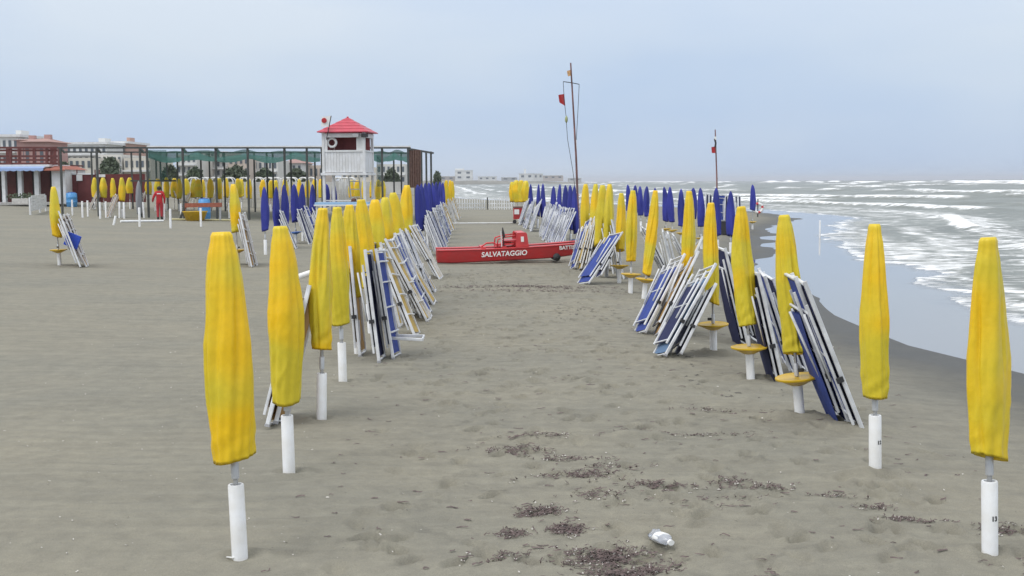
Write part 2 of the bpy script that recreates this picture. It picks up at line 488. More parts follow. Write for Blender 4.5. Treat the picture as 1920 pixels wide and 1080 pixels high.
sand = bpy.data.materials.new('dark_beach_sand'); sand.use_nodes = True
def sand_nodes(m):
    nt = m.node_tree; n = nt.nodes; l = nt.links
    b = n['Principled BSDF']
    g = n.new('ShaderNodeNewGeometry')
    sep = n.new('ShaderNodeSeparateXYZ'); l.new(g.outputs['Position'], sep.inputs[0])
    def noise(scale, detail=5, rough=0.55, vec=None, dist=0.0):
        t = n.new('ShaderNodeTexNoise')
        t.inputs['Scale'].default_value = scale; t.inputs['Detail'].default_value = detail
        t.inputs['Roughness'].default_value = rough; t.inputs['Distortion'].default_value = dist
        l.new(vec or g.outputs['Position'], t.inputs['Vector'])
        return t.outputs['Fac']
    def ramp2(fac, p0, p1, c0, c1):
        r = n.new('ShaderNodeValToRGB')
        r.color_ramp.elements[0].position, r.color_ramp.elements[1].position = p0, p1
        r.color_ramp.elements[0].color, r.color_ramp.elements[1].color = (*c0, 1), (*c1, 1)
        l.new(fac, r.inputs['Fac']); return r.outputs['Color']
    def mix(f, a, bb, mode='MIX'):
        x = n.new('ShaderNodeMix'); x.data_type = 'RGBA'; x.blend_type = mode
        if isinstance(f, float): x.inputs['Factor'].default_value = f
        else: l.new(f, x.inputs['Factor'])
        l.new(a, x.inputs['A']); l.new(bb, x.inputs['B'])
        return x.outputs['Result']
    def mrange(v, a, bb, c, d):
        x = n.new('ShaderNodeMapRange')
        for k, q in zip(('From Min', 'From Max', 'To Min', 'To Max'), (a, bb, c, d)): x.inputs[k].default_value = q
        l.new(v, x.inputs['Value']); return x.outputs['Result']
    big = ramp2(noise(0.35, 4), 0.36, 0.66, (0.228, 0.219, 0.180), (0.260, 0.243, 0.192))
    fine = ramp2(noise(130, 3, 0.7), 0.3, 0.72, (0.78, 0.78, 0.79), (1.16, 1.16, 1.14))
    mid = ramp2(noise(5.5, 6, 0.65), 0.3, 0.7, (0.86, 0.86, 0.87), (1.09, 1.09, 1.08))
    c = mix(1.0, big, fine, 'MULTIPLY'); c = mix(1.0, c, mid, 'MULTIPLY')
    # combed streaks: darker and lighter sand drawn out sideways
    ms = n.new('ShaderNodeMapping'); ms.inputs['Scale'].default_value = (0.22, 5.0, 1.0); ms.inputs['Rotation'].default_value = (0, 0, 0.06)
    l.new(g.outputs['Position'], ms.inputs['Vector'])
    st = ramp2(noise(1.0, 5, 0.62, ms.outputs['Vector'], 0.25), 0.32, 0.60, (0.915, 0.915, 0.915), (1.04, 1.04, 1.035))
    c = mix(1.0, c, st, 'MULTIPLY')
    # trodden patches where damp sand has been turned up
    tp = ramp2(noise(2.3, 7, 0.72, None, 0.4), 0.54, 0.68, (1.0, 1.0, 1.0), (0.70, 0.70, 0.71))
    am = n.new('ShaderNodeMath'); am.operation = 'ABSOLUTE'
    ax_ = n.new('ShaderNodeMath'); ax_.operation = 'MULTIPLY_ADD'; l.new(sep.outputs['X'], ax_.inputs[0]); ax_.inputs[1].default_value = 1.0; ax_.inputs[2].default_value = -0.7
    l.new(ax_.outputs[0], am.inputs[0])
    c = mix(mrange(am.outputs[0], 1.0, 2.6, 0.9, 0.15), c, mix(1.0, c, tp, 'MULTIPLY'))
    # shell grit: scattered pale and dark grains
    vo = n.new('ShaderNodeTexVoronoi'); vo.inputs['Scale'].default_value = 9.0
    l.new(g.outputs['Position'], vo.inputs['Vector'])
    sp = mrange(vo.outputs['Distance'], 0.035, 0.06, 1.0, 0.0)
    grit = ramp2(noise(3.0, 2), 0.47, 0.55, (0.09, 0.085, 0.08), (0.55, 0.53, 0.48))
    c = mix(sp, c, grit)
    # damp towards the water: by height above the sea, with a ragged edge
    hgt = n.new('ShaderNodeMath'); hgt.operation = 'MULTIPLY_ADD'
    l.new(noise(0.9, 5), hgt.inputs[0]); hgt.inputs[1].default_value = 0.075
    l.new(sep.outputs['Z'], hgt.inputs[2])
    wet = mrange(hgt.outputs[0], -0.245, -0.13, 1.0, 0.0)
    wetc = n.new('ShaderNodeRGB'); wetc.outputs[0].default_value = (0.33, 0.34, 0.36, 1)
    cw = mix(1.0, c, wetc.outputs[0], 'MULTIPLY')
    c = mix(wet, c, cw)
    damp = mrange(hgt.outputs[0], -0.16, 0.02, 0.5, 0.0)
    dampc = n.new('ShaderNodeRGB'); dampc.outputs[0].default_value = (0.72, 0.74, 0.78, 1)
    c = mix(damp, c, mix(1.0, c, dampc.outputs[0], 'MULTIPLY'))
    l.new(c, b.inputs['Base Color'])
    l.new(mrange(wet, 0, 1, 0.92, 0.5), b.inputs['Roughness'])
    b.inputs['Specular IOR Level'].default_value = 0.25
    hs = n.new('ShaderNodeMath'); hs.operation = 'ADD'
    l.new(mrange(noise(160, 3, 0.7), 0, 1, 0, 0.3), hs.inputs[0]); l.new(mrange(noise(14, 6, 0.65), 0, 1, 0, 1.0), hs.inputs[1])
    bp = n.new('ShaderNodeBump'); bp.inputs['Strength'].default_value = 0.55; bp.inputs['Distance'].default_value = 0.02
    l.new(hs.outputs[0], bp.inputs['Height']); l.new(bp.outputs['Normal'], b.inputs['Normal'])
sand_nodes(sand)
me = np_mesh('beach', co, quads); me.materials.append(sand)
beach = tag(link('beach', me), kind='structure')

# ================================================================== THE SEA
def sea_mesh():
    az = np.concatenate([np.linspace(-40, -9, 40)[:-1], np.linspace(-9, 25, 400)[:-1], np.linspace(25, 75, 60)])
    rr = [6.0]
    while rr[-1] < 12000:
        r = rr[-1]
        rr.append(r * (1.0105 if r < 200 else (1.014 if r < 900 else 1.05)))
    rr = np.array(rr)
    A, Rr = np.meshgrid(np.radians(az), rr)
    X = Rr * np.sin(A); Y = Rr * np.cos(A)
    s = shore_dist(X, Y)
    off = np.clip(-s, 0, None)
    Z = np.full(X.shape, ZW)
    foam = np.zeros(X.shape)
    # swash: lace of foam behind a ragged front
    front = 1.5 + 2.6 * fbm(X * 0.5, Y * 0.32, 41, 4, .6) + 2.4 * (fbm(X * 0.08, Y * 0.06, 42, 2) - 0.5)
    d = off - front
    foam = np.maximum(foam, sstep(0, 0.25, d) * (1 - sstep(0.3, 1.4, d)) * 0.62)
    lane = fbm(off * 0.9 + 3 * fbm(X * .12, Y * .09, 47, 2), Y * .06 + X * .02, 46, 4, .6)
    foam = np.maximum(foam, sstep(0, 0.5, d) * (1 - sstep(7, 20, d)) * (0.25 + 0.48 * lane))
    Z += sstep(0, 0.4, d) * 0.03
    # rows of breakers, each a steep bore with a churned back
    rough = sstep(2, 14, d)
    for i, (s0, h, w, strength) in enumerate([(9.5, .24, 1.0, .9), (17, .34, 1.7, .75), (27, .42, 2.2, .7), (42, .5, 3.0, .75), (62, .55, 3.5, .6), (90, .65, 4.5, .75),
                                              (130, .7, 5.5, .7), (185, .8, 7, .7), (260, 1.0, 9, .8), (350, 1.5, 14, 1.3), (440, 1.7, 16, 1.25), (640, 1.3, 17, .6), (900, 1.3, 22, .5), (1500, 1.5, 30, .5), (2600, 1.8, 40, .5)]):
        L = 14 + s0 * 0.25
        c0 = s0 + (fbm(X / L, Y / L, 60 + i, 3) - 0.5) * s0 * 0.42
        q = (off - c0) / w
        along = sstep(0.40, 0.60, fbm(X / (L * .8) + 31 * i, Y / (L * .8), 90 + i, 3) + (0.16 if 300 < s0 < 500 else 0.02))
        prof = np.where(q < 0, np.exp(-(q / 0.55) ** 2), np.exp(-(q / 1.5) ** 2))
        Z += h * prof * (0.35 + 0.65 * along)
        lip = np.where(q < 0, np.exp(-((q + 0.15) / 0.6) ** 2), np.exp(-(q / 0.8) ** 2))
        trail = np.where(q > 0, np.exp(-q / 2.2), np.exp(-(q / 0.8) ** 2))
        foam = np.maximum(foam, along * strength * lip)
        foam = np.maximum(foam, along * strength * 0.42 * trail)
    # wind chop
    amp = rough * (0.05 + 0.16 * sstep(15, 120, off))
    ch = 0
    for (lx, ly, sd) in ((2.3, 1.6, 1), (5.5, 3.4, 2), (12, 7, 3), (30, 15, 4)):
        kk = np.where(Rr * 0.011 < ly, 1.0, np.where(Rr * 0.011 < ly * 2.5, 0.4, 0.0))
        ch = ch + (1 - np.abs(2 * fbm(X / lx, Y / ly, 120 + sd, 2) - 1)) ** 1.6 * kk * (lx / 12) ** 0.5
    Z += amp * (ch - 0.7)
    foam = np.maximum(foam, sstep(0.62, 0.8, fbm(X / 11, Y / 7, 150, 4)) * rough * 0.5)
    foam = np.maximum(foam, 0.11 * rough * (1 - sstep(60, 160, off)))
    Z = np.where(d < 0, ZW, Z)
    film = 1 - sstep(-0.4, 1.5, d)
    co = np.stack([X, Y, Z], -1).reshape(-1, 3).astype(np.float32)
    nr, na = X.shape
    ii = np.arange(nr * na).reshape(nr, na)
    q = np.stack([ii[:-1, :-1], ii[1:, :-1], ii[1:, 1:], ii[:-1, 1:]], -1).reshape(-1, 4)
    q = q[(s[:-1, :-1] < 14).reshape(-1)]
    q = q[:, ::-1]
    me = np_mesh('sea', co, q)
    for nm, arr in (('foam', foam), ('film', film)):
        a = me.attributes.new(nm, 'FLOAT', 'POINT'); a.data.foreach_set('value', arr.reshape(-1).astype(np.float32))
    return me

def sea_mat():
    m = bpy.data.materials.new('sea_water'); m.use_nodes = True
    nt = m.node_tree; n = nt.nodes; l = nt.links
    b = n['Principled BSDF']
    g = n.new('ShaderNodeNewGeometry')
    af = n.new('ShaderNodeAttribute'); af.attribute_name = 'foam'
    al = n.new('ShaderNodeAttribute'); al.attribute_name = 'film'
    mp = n.new('ShaderNodeMapping'); mp.inputs['Scale'].default_value = (0.55, 1.0, 1.0)
    l.new(g.outputs['Position'], mp.inputs['Vector'])
    def noise(scale, detail, rough, dist=0.0):
        t = n.new('ShaderNodeTexNoise'); t.inputs['Scale'].default_value = scale; t.inputs['Detail'].default_value = detail
        t.inputs['Roughness'].default_value = rough; t.inputs['Distortion'].default_value = dist
        l.new(mp.outputs['Vector'], t.inputs['Vector']); return t.outputs['Fac']
    def math_(op, a, bb, c=None):
        x = n.new('ShaderNodeMath'); x.operation = op
        for i, q in enumerate((a, bb, c)):
            if q is None: continue
            if isinstance(q, (int, float)): x.inputs[i].default_value = q
            else: l.new(q, x.inputs[i])
        return x.outputs[0]
    def mrange(v, a, bb, c, d):
        x = n.new('ShaderNodeMapRange')
        for k, q in zip(('From Min', 'From Max', 'To Min', 'To Max'), (a, bb, c, d)): x.inputs[k].default_value = q
        l.new(v, x.inputs['Value']); return x.outputs['Result']
    ns = noise(1.1, 10, 0.72, 1.2)
    fm = math_('ADD', af.outputs['Fac'], math_('MULTIPLY', math_('SUBTRACT', ns, 0.5), 1.8))
    fmask = mrange(fm, 0.44, 0.72, 0.0, 1.0)
    fmask = math_('MULTIPLY', fmask, mrange(af.outputs['Fac'], 0.0, 0.12, 0.0, 1.0))
    wc = n.new('ShaderNodeValToRGB')
    wc.color_ramp.elements[0].position, wc.color_ramp.elements[1].position = 0.35, 0.66
    wc.color_ramp.elements[0].color = (0.115, 0.124, 0.098, 1); wc.color_ramp.elements[1].color = (0.20, 0.212, 0.18, 1)
    l.new(noise(0.12, 5, 0.6, 0.6), wc.inputs['Fac'])
    m1 = n.new('ShaderNodeMix'); m1.data_type = 'RGBA'
    l.new(al.outputs['Fac'], m1.inputs['Factor']); l.new(wc.outputs['Color'], m1.inputs['A'])
    m1.inputs['B'].default_value = (0.19, 0.19, 0.19, 1)
    m2 = n.new('ShaderNodeMix'); m2.data_type = 'RGBA'
    l.new(fmask, m2.inputs['Factor']); l.new(m1.outputs['Result'], m2.inputs['A']); m2.inputs['B'].default_value = (0.86, 0.87, 0.87, 1)
    l.new(m2.outputs['Result'], b.inputs['Base Color'])
    r1 = mrange(al.outputs['Fac'], 0, 1, 0.32, 0.03)
    rr = math_('ADD', math_('MULTIPLY', fmask, 0.6), r1)
    l.new(rr, b.inputs['Roughness'])
    l.new(mrange(al.outputs['Fac'], 0, 1, 1.36, 1.55), b.inputs['IOR'])
    bp = n.new('ShaderNodeBump'); bp.inputs['Distance'].default_value = 0.25
    l.new(noise(1.7, 7, 0.62, 0.4), bp.inputs['Height'])
    l.new(mrange(al.outputs['Fac'], 0, 1, 0.75, 0.004), bp.inputs['Strength'])
    l.new(bp.outputs['Normal'], b.inputs['Normal'])
    return m
me = sea_mesh(); me.materials.append(sea_mat())
sea = tag(link('sea', me), kind='structure')

# ================================================================== PARASOLS IN THEIR COVERS
def cover_mesh(length, seed, yellow=True, fine=False, rmax=0.165):
    """closed-parasol bag, z = 0 at the hem, z = length at the tip"""
    rg = random.Random(seed)
    nseg, nring = (84, 60) if fine else (26, 22)
    if yellow:
        tab = [(0.0, 0.060), (0.010, 0.074), (0.035, 0.077), (0.055, 0.086), (0.09, 0.101), (0.2, 0.124), (0.35, 0.142), (0.48, 0.163), (0.6, 0.165), (0.8, 0.155), (0.93, 0.143), (1.0, 0.138)]
    else:
        tab = [(0.0, 0.012), (0.02, 0.035), (0.06, 0.062), (0.15, 0.092), (0.3, 0.118), (0.5, 0.142), (0.7, 0.145), (0.9, 0.128), (1.0, 0.122)]
    ts, rs = zip(*tab)
    shift = rg.uniform(-0.07, 0.07)
    flat, fa = rg.uniform(0.66, 0.92), rg.uniform(0, math.pi)
    bx, by = rg.uniform(-.03, .03), rg.uniform(-.03, .03)
    nf = rg.choice((4, 5, 6)); ph = rg.uniform(0, 6.28); tw = rg.uniform(-1.2, 1.2)
    ph2 = rg.uniform(0, 6.28); hem = rg.uniform(0.0, 0.045); hph = rg.uniform(0, 6.28)
    crush = rg.uniform(0.3, 1.0)
    pleats = [(rg.uniform(0, 6.28), rg.uniform(.10, .24), rg.uniform(.09, .17), rg.uniform(.05, .3), rg.uniform(.6, 1.05), rg.uniform(-.5, .5)) for _ in range(rg.choice((3, 4, 5)))]
    vs_, fs = [], []
    TH = np.linspace(0, 2 * math.pi, nseg, endpoint=False)
    for i in range(nring + 1):
        t = i / nring                                  # 0 = tip
        tt = min(1, max(0, t + shift * math.sin(math.pi * t)))
        r0 = float(np.interp(tt, ts, rs)) * rmax / 0.165
        fold = 0.03 + 0.07 * math.sin(math.pi * min(1, t * 1.1)) ** 2
        # vertical folds, the odd sharp crease, and crumpling near the hem
        a = TH + tw * t
        rad = r0 * (1 + fold * np.sin(nf * a + ph) + 0.035 * np.sin((nf * 2 + 1) * a + ph2 + 3 * t))
        cr = np.exp(-((np.mod(a - ph2 + math.pi, 2 * math.pi) - math.pi) / 0.16) ** 2) - np.exp(-((np.mod(a - ph2 + math.pi - 0.35, 2 * math.pi) - math.pi) / 0.22) ** 2)
        rad = rad + cr * 0.017 * math.sin(math.pi * t) * crush
        for (pa, pdep, pw_, t0, t1, ptw) in pleats:      # crisp lengthwise folds in the cloth
            k_ = float(sstep(t0 - .12, t0 + .12, t) * (1 - sstep(t1 - .15, t1 + .1, t)))
            da = np.mod(TH - pa - ptw * t + math.pi, 2 * math.pi) - math.pi
            rad = rad * (1 - k_ * pdep * np.exp(-(da / pw_) ** 2) + k_ * pdep * .38 * np.exp(-((da - 2.1 * pw_) / (pw_ * 1.1)) ** 2))
        wv = 1 - np.abs(2 * fbm(TH * 1.1 + t * 5 + seed, np.full(nseg, t * 4.0 - seed * 2.1), seed % 89 + 3, 2) - 1)
        rad = rad + (wv ** 3 - .3) * 0.011 * (0.25 + t ** 2) * np.sin(TH / 2) ** .5
        nz_ = fbm(TH * 1.6 + seed * 3.7, np.full(nseg, t * 7.0 + seed), seed % 97, 3) - 0.5
        nz_ = nz_ * np.sin(TH / 2) ** 0.5
        rad = rad + nz_ * 0.020 * (0.5 + 1.0 * t ** 3)
        dia = np.sin(9 * t * 6.28 + 3 * TH + ph) * np.exp(-((t - 0.93) / 0.07) ** 2)
        rad = rad + dia * 0.006 * crush
        sx = bx * math.sin(math.pi * t); sy = by * math.sin(math.pi * t)
        for k in range(nseg):
            q = rad[k]
            x = q * math.cos(TH[k]); y = q * math.sin(TH[k])
            u = x * math.cos(fa) + y * math.sin(fa); w = (-x * math.sin(fa) + y * math.cos(fa)) * flat
            x, y = u * math.cos(fa) - w * math.sin(fa), u * math.sin(fa) + w * math.cos(fa)
            z = length * (1 - t) + hem * math.sin(TH[k] + hph) * max(0, (t - 0.85) / 0.15)
            vs_.append((x + sx, y + sy, z))
    for i in range(nring):
        for k in range(nseg):
            fs.append(((i + 1) * nseg + k, (i + 1) * nseg + (k + 1) % nseg, i * nseg + (k + 1) % nseg, i * nseg + k))
    fs.append(tuple(range(nseg)))
    # a turned-in hem with the dark inside above it
    base = nring * nseg
    inner = len(vs_)
    for k in range(nseg):
        x, y, z = vs_[base + k]; vs_.append((x * 0.93, y * 0.93, z + 0.012))
    top = len(vs_)
    for k in range(nseg):
        x, y, z = vs_[base + k]; vs_.append((x * 0.5, y * 0.5, z + 0.25))
    for k in range(nseg):
        k2 = (k + 1) % nseg
        fs.append((inner + k, inner + k2, base + k2, base + k)); fs.append((top + k, top + k2, inner + k2, inner + k))
    mb = MB(); mb.add(vs_, fs)
    return mb.mesh('cover', M_YEL if yellow else M_BLU, True)

POOL_Y = [cover_mesh(1.0, 100 + i, True) for i in range(7)]
POOL_B = [cover_mesh(1.0, 200 + i, False) for i in range(7)]

def sleeve_mesh(h):
    mb = MB(); mb.lathe([(0.047, -0.12), (0.05, 0.0), (0.05, h - 0.008), (0.047, h), (0.036, h), (0.034, h - 0.05)], 20)
    return mb.mesh('sleeve', M_PVC, True)
def auto_sharp(me, ang=40):
    try:
        me.set_sharp_from_angle(angle=R(ang))
    except Exception:
        pass
    return me
SLEEVE = auto_sharp(sleeve_mesh(0.47)); SLEEVE_T = auto_sharp(sleeve_mesh(0.36))
POLE = auto_sharp(MB().lathe([(0.016, 0.0), (0.016, 1.0)], 10).mesh('pole', M_STEEL, True))
COLLAR = auto_sharp(MB().lathe([(0.02, 0), (0.025, 0.004), (0.025, 0.125), (0.021, 0.13)], 14).mesh('collar', mat('grey_collar', (0.55, 0.56, 0.57), 0.4, metal=0.3), True))
def table_mesh(m):
    mb = MB(); mb.lathe([(0.045, -0.085), (0.07, -0.08), (0.13, -0.05), (0.185, -0.022), (0.212, -0.016), (0.217, -0.006), (0.215, 0.004), (0.205, 0.008), (0.196, 0.002), (0.03, 0.002)], 32)
    return auto_sharp(mb.mesh('table_disc', m, True), 50)
TAB_Y, TAB_B = table_mesh(M_TABLE), table_mesh(M_TABLEB)
KNOB = MB().box((0.045, 0, 0), (0.06, 0.03, 0.035), None, 0.008).mesh('clamp_knob', M_DARK)

def parasol(bpx, bpy_, tpx, tpy, hem_py, yellow, table, label, group, seed, fine=False, table_blue=False, rmax=None, fat=1.0):
    P = on_ground(bpx, bpy_)
    T = at(tpx, tpy, P.y)
    ax = T - P
    H = ax.length
    if H > 2.5:
        H = 2.5
    hem = at(tpx + (bpx - tpx) * 0.7, hem_py, P.y).z - P.z
    hem = min(max(hem, 0.42), H - 0.9)
    M = frame(P, ax, (math.cos(seed * 1.7), math.sin(seed * 1.7), 0))
    root = empty('parasol', P, label, 'parasol', group, M)
    L = H - hem
    if fine:
        me = cover_mesh(L, seed, yellow, True, rmax or 0.165); S = Matrix.Translation((0, 0, hem))
    else:
        me = (POOL_Y if yellow else POOL_B)[seed % 7]
        S = Matrix.Translation((0, 0, hem)) @ Matrix.Diagonal((fat, fat, L, 1))
    link('cover', me, root, S)
    sl = 0.36 if table else 0.47
    link('sleeve', SLEEVE_T if table else SLEEVE, root)
    link('pole', POLE, root, Matrix.Translation((0, 0, sl - 0.04)) @ Matrix.Diagonal((1, 1, hem + 0.5 - sl, 1)))
    link('collar', COLLAR, root, Matrix.Translation((0, 0, sl + (0.06 if table else 0.035))))
    if table:
        td = link('table_disc', TAB_B if table_blue else TAB_Y, root, Matrix.Translation((0, 0, 0.41)) @ Matrix.Rotation(R((seed % 5 - 2) * 1.2), 4, 'X'))
        link('clamp_knob', KNOB, td, Matrix.Translation((0, 0, 0.07)))
    return root, P

GL, GR = 'yellow parasols left of the aisle', 'yellow parasols right of the aisle'
LEFT_ROW = [(450, 1045, 415, 435, 860), (542, 885, 525, 424, 750), (603, 787, 605, 390, 655), (643, 716, 632, 388, 607),
            (671, 664, 655, 384, 560), (696, 626, 677, 374, 540), (717, 595, 703, 374, 520), (732, 571, 722, 370, 500),
            (746, 551, 737, 361, 490), (766, 520, 763, 347, 447)]
SPOT = {}
extra = {1: 'nearest the camera', 2: 'just beyond the foremost', 3: 'a lounger stack behind its left side', 4: 'crumpled cover hem', 5: '', 6: '', 7: '', 8: '', 9: '', 10: 'last before the blue ones'}
for i, (a, b, c, d, e) in enumerate(LEFT_ROW, 1):
    lab = f'closed yellow-covered parasol, {ordw(i)} from the camera in the row left of the aisle'
    SPOT['L', i] = parasol(a, b, c, d, e, True, False, lab, GL, 10 + i, fine=i <= 6, rmax=(0.156, 0.136, 0.124, 0.122, .14, .145)[min(i, 6) - 1])[1]
RIGHT_ROW = [(1856, 1038, 1853, 445, 858, 0), (1641, 885, 1640, 420, 745, 0), (1500, 782, 1470, 403, 663, 1), (1408, 714, 1390, 387, 610, 1), (1338, 662, 1333, 380, 567, 1),
             (1283, 624, 1292, 358, 522, 1), (1207, 560, 1229, 357, 512, 1), (1182, 549, 1187, 357, 490, 1), (1161, 530, 1165, 362, 470, 1), (1137, 518, 1143, 345, 465, 0),
             (1122, 508, 1130, 347, 460, 0), (1112, 500, 1117, 345, 455, 0), (1100, 492, 1098, 345, 455, 0)]
for i, (a, b, c, d, e, t) in enumerate(RIGHT_ROW, 1):
    lab = f'closed yellow parasol{" over a disc table" if t else ""}, {ordw(i)} from the camera right of the aisle'
    SPOT['R', i] = parasol(a, b, c, d, e, True, bool(t), lab, GR, 30 + i, fine=i <= 9, rmax=(0.148, 0.130, 0.132, 0.137, 0.112, .115, .14, .14, .14, .15, .15, .15, .15)[i - 1])[1]
LEFT_BLUE = [(791, 478, 783, 346), (798, 469, 790, 344), (803, 462, 797, 343), (808, 455, 804, 342), (813, 447, 811, 342), (818, 440, 818, 341), (823, 434, 825, 341), (828, 429, 830, 342)]
for i, (a, b, c, d) in enumerate(LEFT_BLUE, 1):
    lab = f'closed blue-covered parasol, {ordw(i)} of the blue ones left of the aisle, behind the yellow row'
    SPOT['LB', i] = parasol(a, b, c, d, d + (b - d) * 0.66, False, False, lab, 'blue parasols left of the aisle', 50 + i)[1]
for i, (a, b, c, d) in enumerate([(836, 417, 837, 338), (842, 412, 844, 338), (847, 408, 848, 340)], 1):
    lab = f'closed yellow parasol beyond the blue ones left of the aisle, {ordw(i)} of three'
    SPOT['LY', i] = parasol(a, b, c, d, d + (b - d) * 0.62, True, False, lab, 'far yellow parasols left of the aisle', 60 + i)[1]
RIGHT_BLUE = [(1082, 472, 1077, 348), (1070, 463, 1069, 347), (1059, 455, 1060, 347), (1049, 449, 1050, 345), (1039, 443, 1038, 349), (1019, 433, 1018, 344), (1008, 428, 1010, 345), (997, 421, 995, 345)]
for i, (a, b, c, d) in enumerate(RIGHT_BLUE, 1):
    lab = f'closed blue-covered parasol, {ordw(i)} of those right of the aisle beyond the red rescue boat'
    SPOT['RB', i] = parasol(a, b, c, d, d + (b - d) * 0.72, False, i == 1, lab, 'blue parasols right of the aisle', 70 + i, table_blue=True)[1]
for i, (a, b, c, d) in enumerate([(988, 418, 986, 339), (980, 414, 977, 338), (972, 412, 968, 338), (964, 410, 960, 341)], 1):
    lab = f'closed yellow parasol behind the red bin, {ordw(i)} of four counted from the right'
    SPOT['RY', i] = parasol(a, b, c, d, 378, True, False, lab, 'far yellow parasols by the red bin', 80 + i, fat=1.6)[1]
SEA_BLUE = [(1411, 430, 1411, 346, 394, 1), (1370, 480, 1370, 358, 443, 0), (1346, 474, 1343, 352, 440, 0), (1315, 467, 1313, 352, 425, 1), (1299, 452, 1300, 352, 410, 0), (1278, 456, 1277, 354, 424, 1),
            (1262, 450, 1256, 350, 415, 1), (1250, 447, 1245, 350, 414, 1), (1230, 441, 1228, 352, 408, 0), (1213, 438, 1213, 349, 405, 0), (1202, 434, 1200, 349, 404, 0), (1190, 428, 1191, 347, 398, 0), (1180, 424, 1177, 346, 395, 0)]
for i, (a, b, c, d, e, t) in enumerate(SEA_BLUE, 1):
    lab = ('closed blue parasol standing alone nearest the sea, life ring beside it' if i == 1 else
           f'closed blue parasol in the seaward row, {ordw(i - 1)} from the right behind the yellow row')
    SPOT['S', i] = parasol(a, b, c, d, e, False, bool(t), lab, 'blue parasols of the seaward row', 90 + i, fat=1.1)[1]
BACK_BLUE = [(498, 478, 495, 350, 432, 0), (521, 464, 518, 350, 425, 1), (536, 462, 532, 346, 420, 0), (555, 456, 551, 345, 416, 1), (568, 452, 567, 344, 415, 0), (583, 446, 586, 345, 402, 0), (611, 440, 612, 345, 388, 0), (627, 440, 625, 340, 395, 0)]
for i, (a, b, c, d, e, t) in enumerate(BACK_BLUE, 1):
    lab = f'closed blue parasol in front of the pergola, {ordw(i)} of eight from the left'
    SPOT['BB', i] = parasol(a, b, c, d, e, False, bool(t), lab, 'blue parasols before the pergola', 110 + i, table_blue=True)[1]
SPOT['A', 1] = parasol(112, 498, 100, 350, 443, True, True, 'closed yellow parasol with disc table alone on the sand, farthest left', 'lone yellow parasols on the sand', 121)[1]
SPOT['A', 2] = parasol(447, 497, 437, 345, 435, True, True, 'closed yellow parasol with disc table and white loungers, behind the foremost parasol', 'lone yellow parasols on the sand', 122)[1]
BACK_Y = [(178, 392, 177, 333, 371), (195, 394, 193, 333, 370), (212, 389, 211, 334, 370), (229, 408, 228, 333, 377), (244, 392, 243, 333, 362), (279, 392, 279, 335, 365), (297, 394, 296, 335, 366), (313, 396, 312, 333, 370), (327, 393, 327, 334, 370), (336, 396, 336, 335, 372),
          (350, 391, 349, 335, 366), (364, 394, 364, 336, 370), (373, 397, 372, 336, 370), (380, 392, 380, 337, 370), (394, 396, 394, 335, 370), (411, 395, 411, 334, 372), (424, 391, 424, 334, 370), (447, 395, 446, 335, 370), (453, 391, 453, 336, 369), (467, 394, 467, 336, 372),
          (493, 394, 493, 337, 370), (508, 396, 508, 338, 371), (517, 392, 517, 338, 368), (534, 395, 534, 336, 370), (545, 391, 545, 337, 368), (561, 393, 561, 336, 370), (577, 395, 577, 337, 371), (590, 391, 590, 335, 369), (602, 394, 601, 336, 370),
          (659, 396, 659, 338, 370), (670, 399, 670, 338, 372), (681, 397, 682, 338, 372), (698, 398, 698, 337, 370), (708, 402, 709, 337, 374), (718, 399, 717, 339, 372)]
for i, (a, b, c, d, e) in enumerate(BACK_Y, 1):
    lab = (f'closed yellow parasol under the pergola, {ordw(i)} from the left in the back row' if i <= 29 else
           f'closed yellow parasol seen below the lookout tower, {ordw(i - 29)} from the left')
    SPOT['BY', i] = parasol(a, b, c, d, e, True, False, lab, 'yellow parasols of the back row', 130 + i, fat=1.45)[1]

# numbers on two sleeves: lettering wrapped round the tube
def text_mesh(body, size, offset=0.0, shear=0.0):
    cu = bpy.data.curves.new('lettering', 'FONT')
    cu.body, cu.size, cu.offset, cu.shear = body, size, offset, shear
    cu.align_x, cu.align_y = 'CENTER', 'CENTER'
    o = bpy.data.objects.new('lettering', cu)
    COL.objects.link(o)
    bpy.context.view_layer.update()
    me = bpy.data.meshes.new_from_object(o.evaluated_get(bpy.context.evaluated_depsgraph_get()))
    bpy.data.objects.remove(o); bpy.data.curves.remove(cu)
    return me
def sleeve_number(key, body, ang_right, z, size):
    root = [o for o in COL.objects if o.name.startswith('parasol') and o.type == 'EMPTY' and (o.matrix_world.translation - SPOT[key]).length < 1e-3][0]
    me = text_mesh(body, size, 0.002)
    fwd = root.matrix_world.to_3x3().inverted() @ Vector((-SPOT[key].x, -SPOT[key].y, 0)).normalized()
    a0 = math.atan2(fwd.y, fwd.x) + ang_right
    for v in me.vertices:
        a = a0 + v.co.x / 0.05
        v.co = Vector((0.0512 * math.cos(a), 0.0512 * math.sin(a), z + v.co.y))
    me.materials.append(M_BLACK)
    link('sleeve_number', me, root)
bpy.context.view_layer.update()
sleeve_number(('R', 1), '13', 0.62, 0.235, 0.042)
sleeve_number(('R', 2), '12', 0.75, 0.25, 0.042)
HOLE = MB().lathe([(0.012, 0), (0.012, 0.006)], 10).mesh('bolt_hole', M_BLACK)

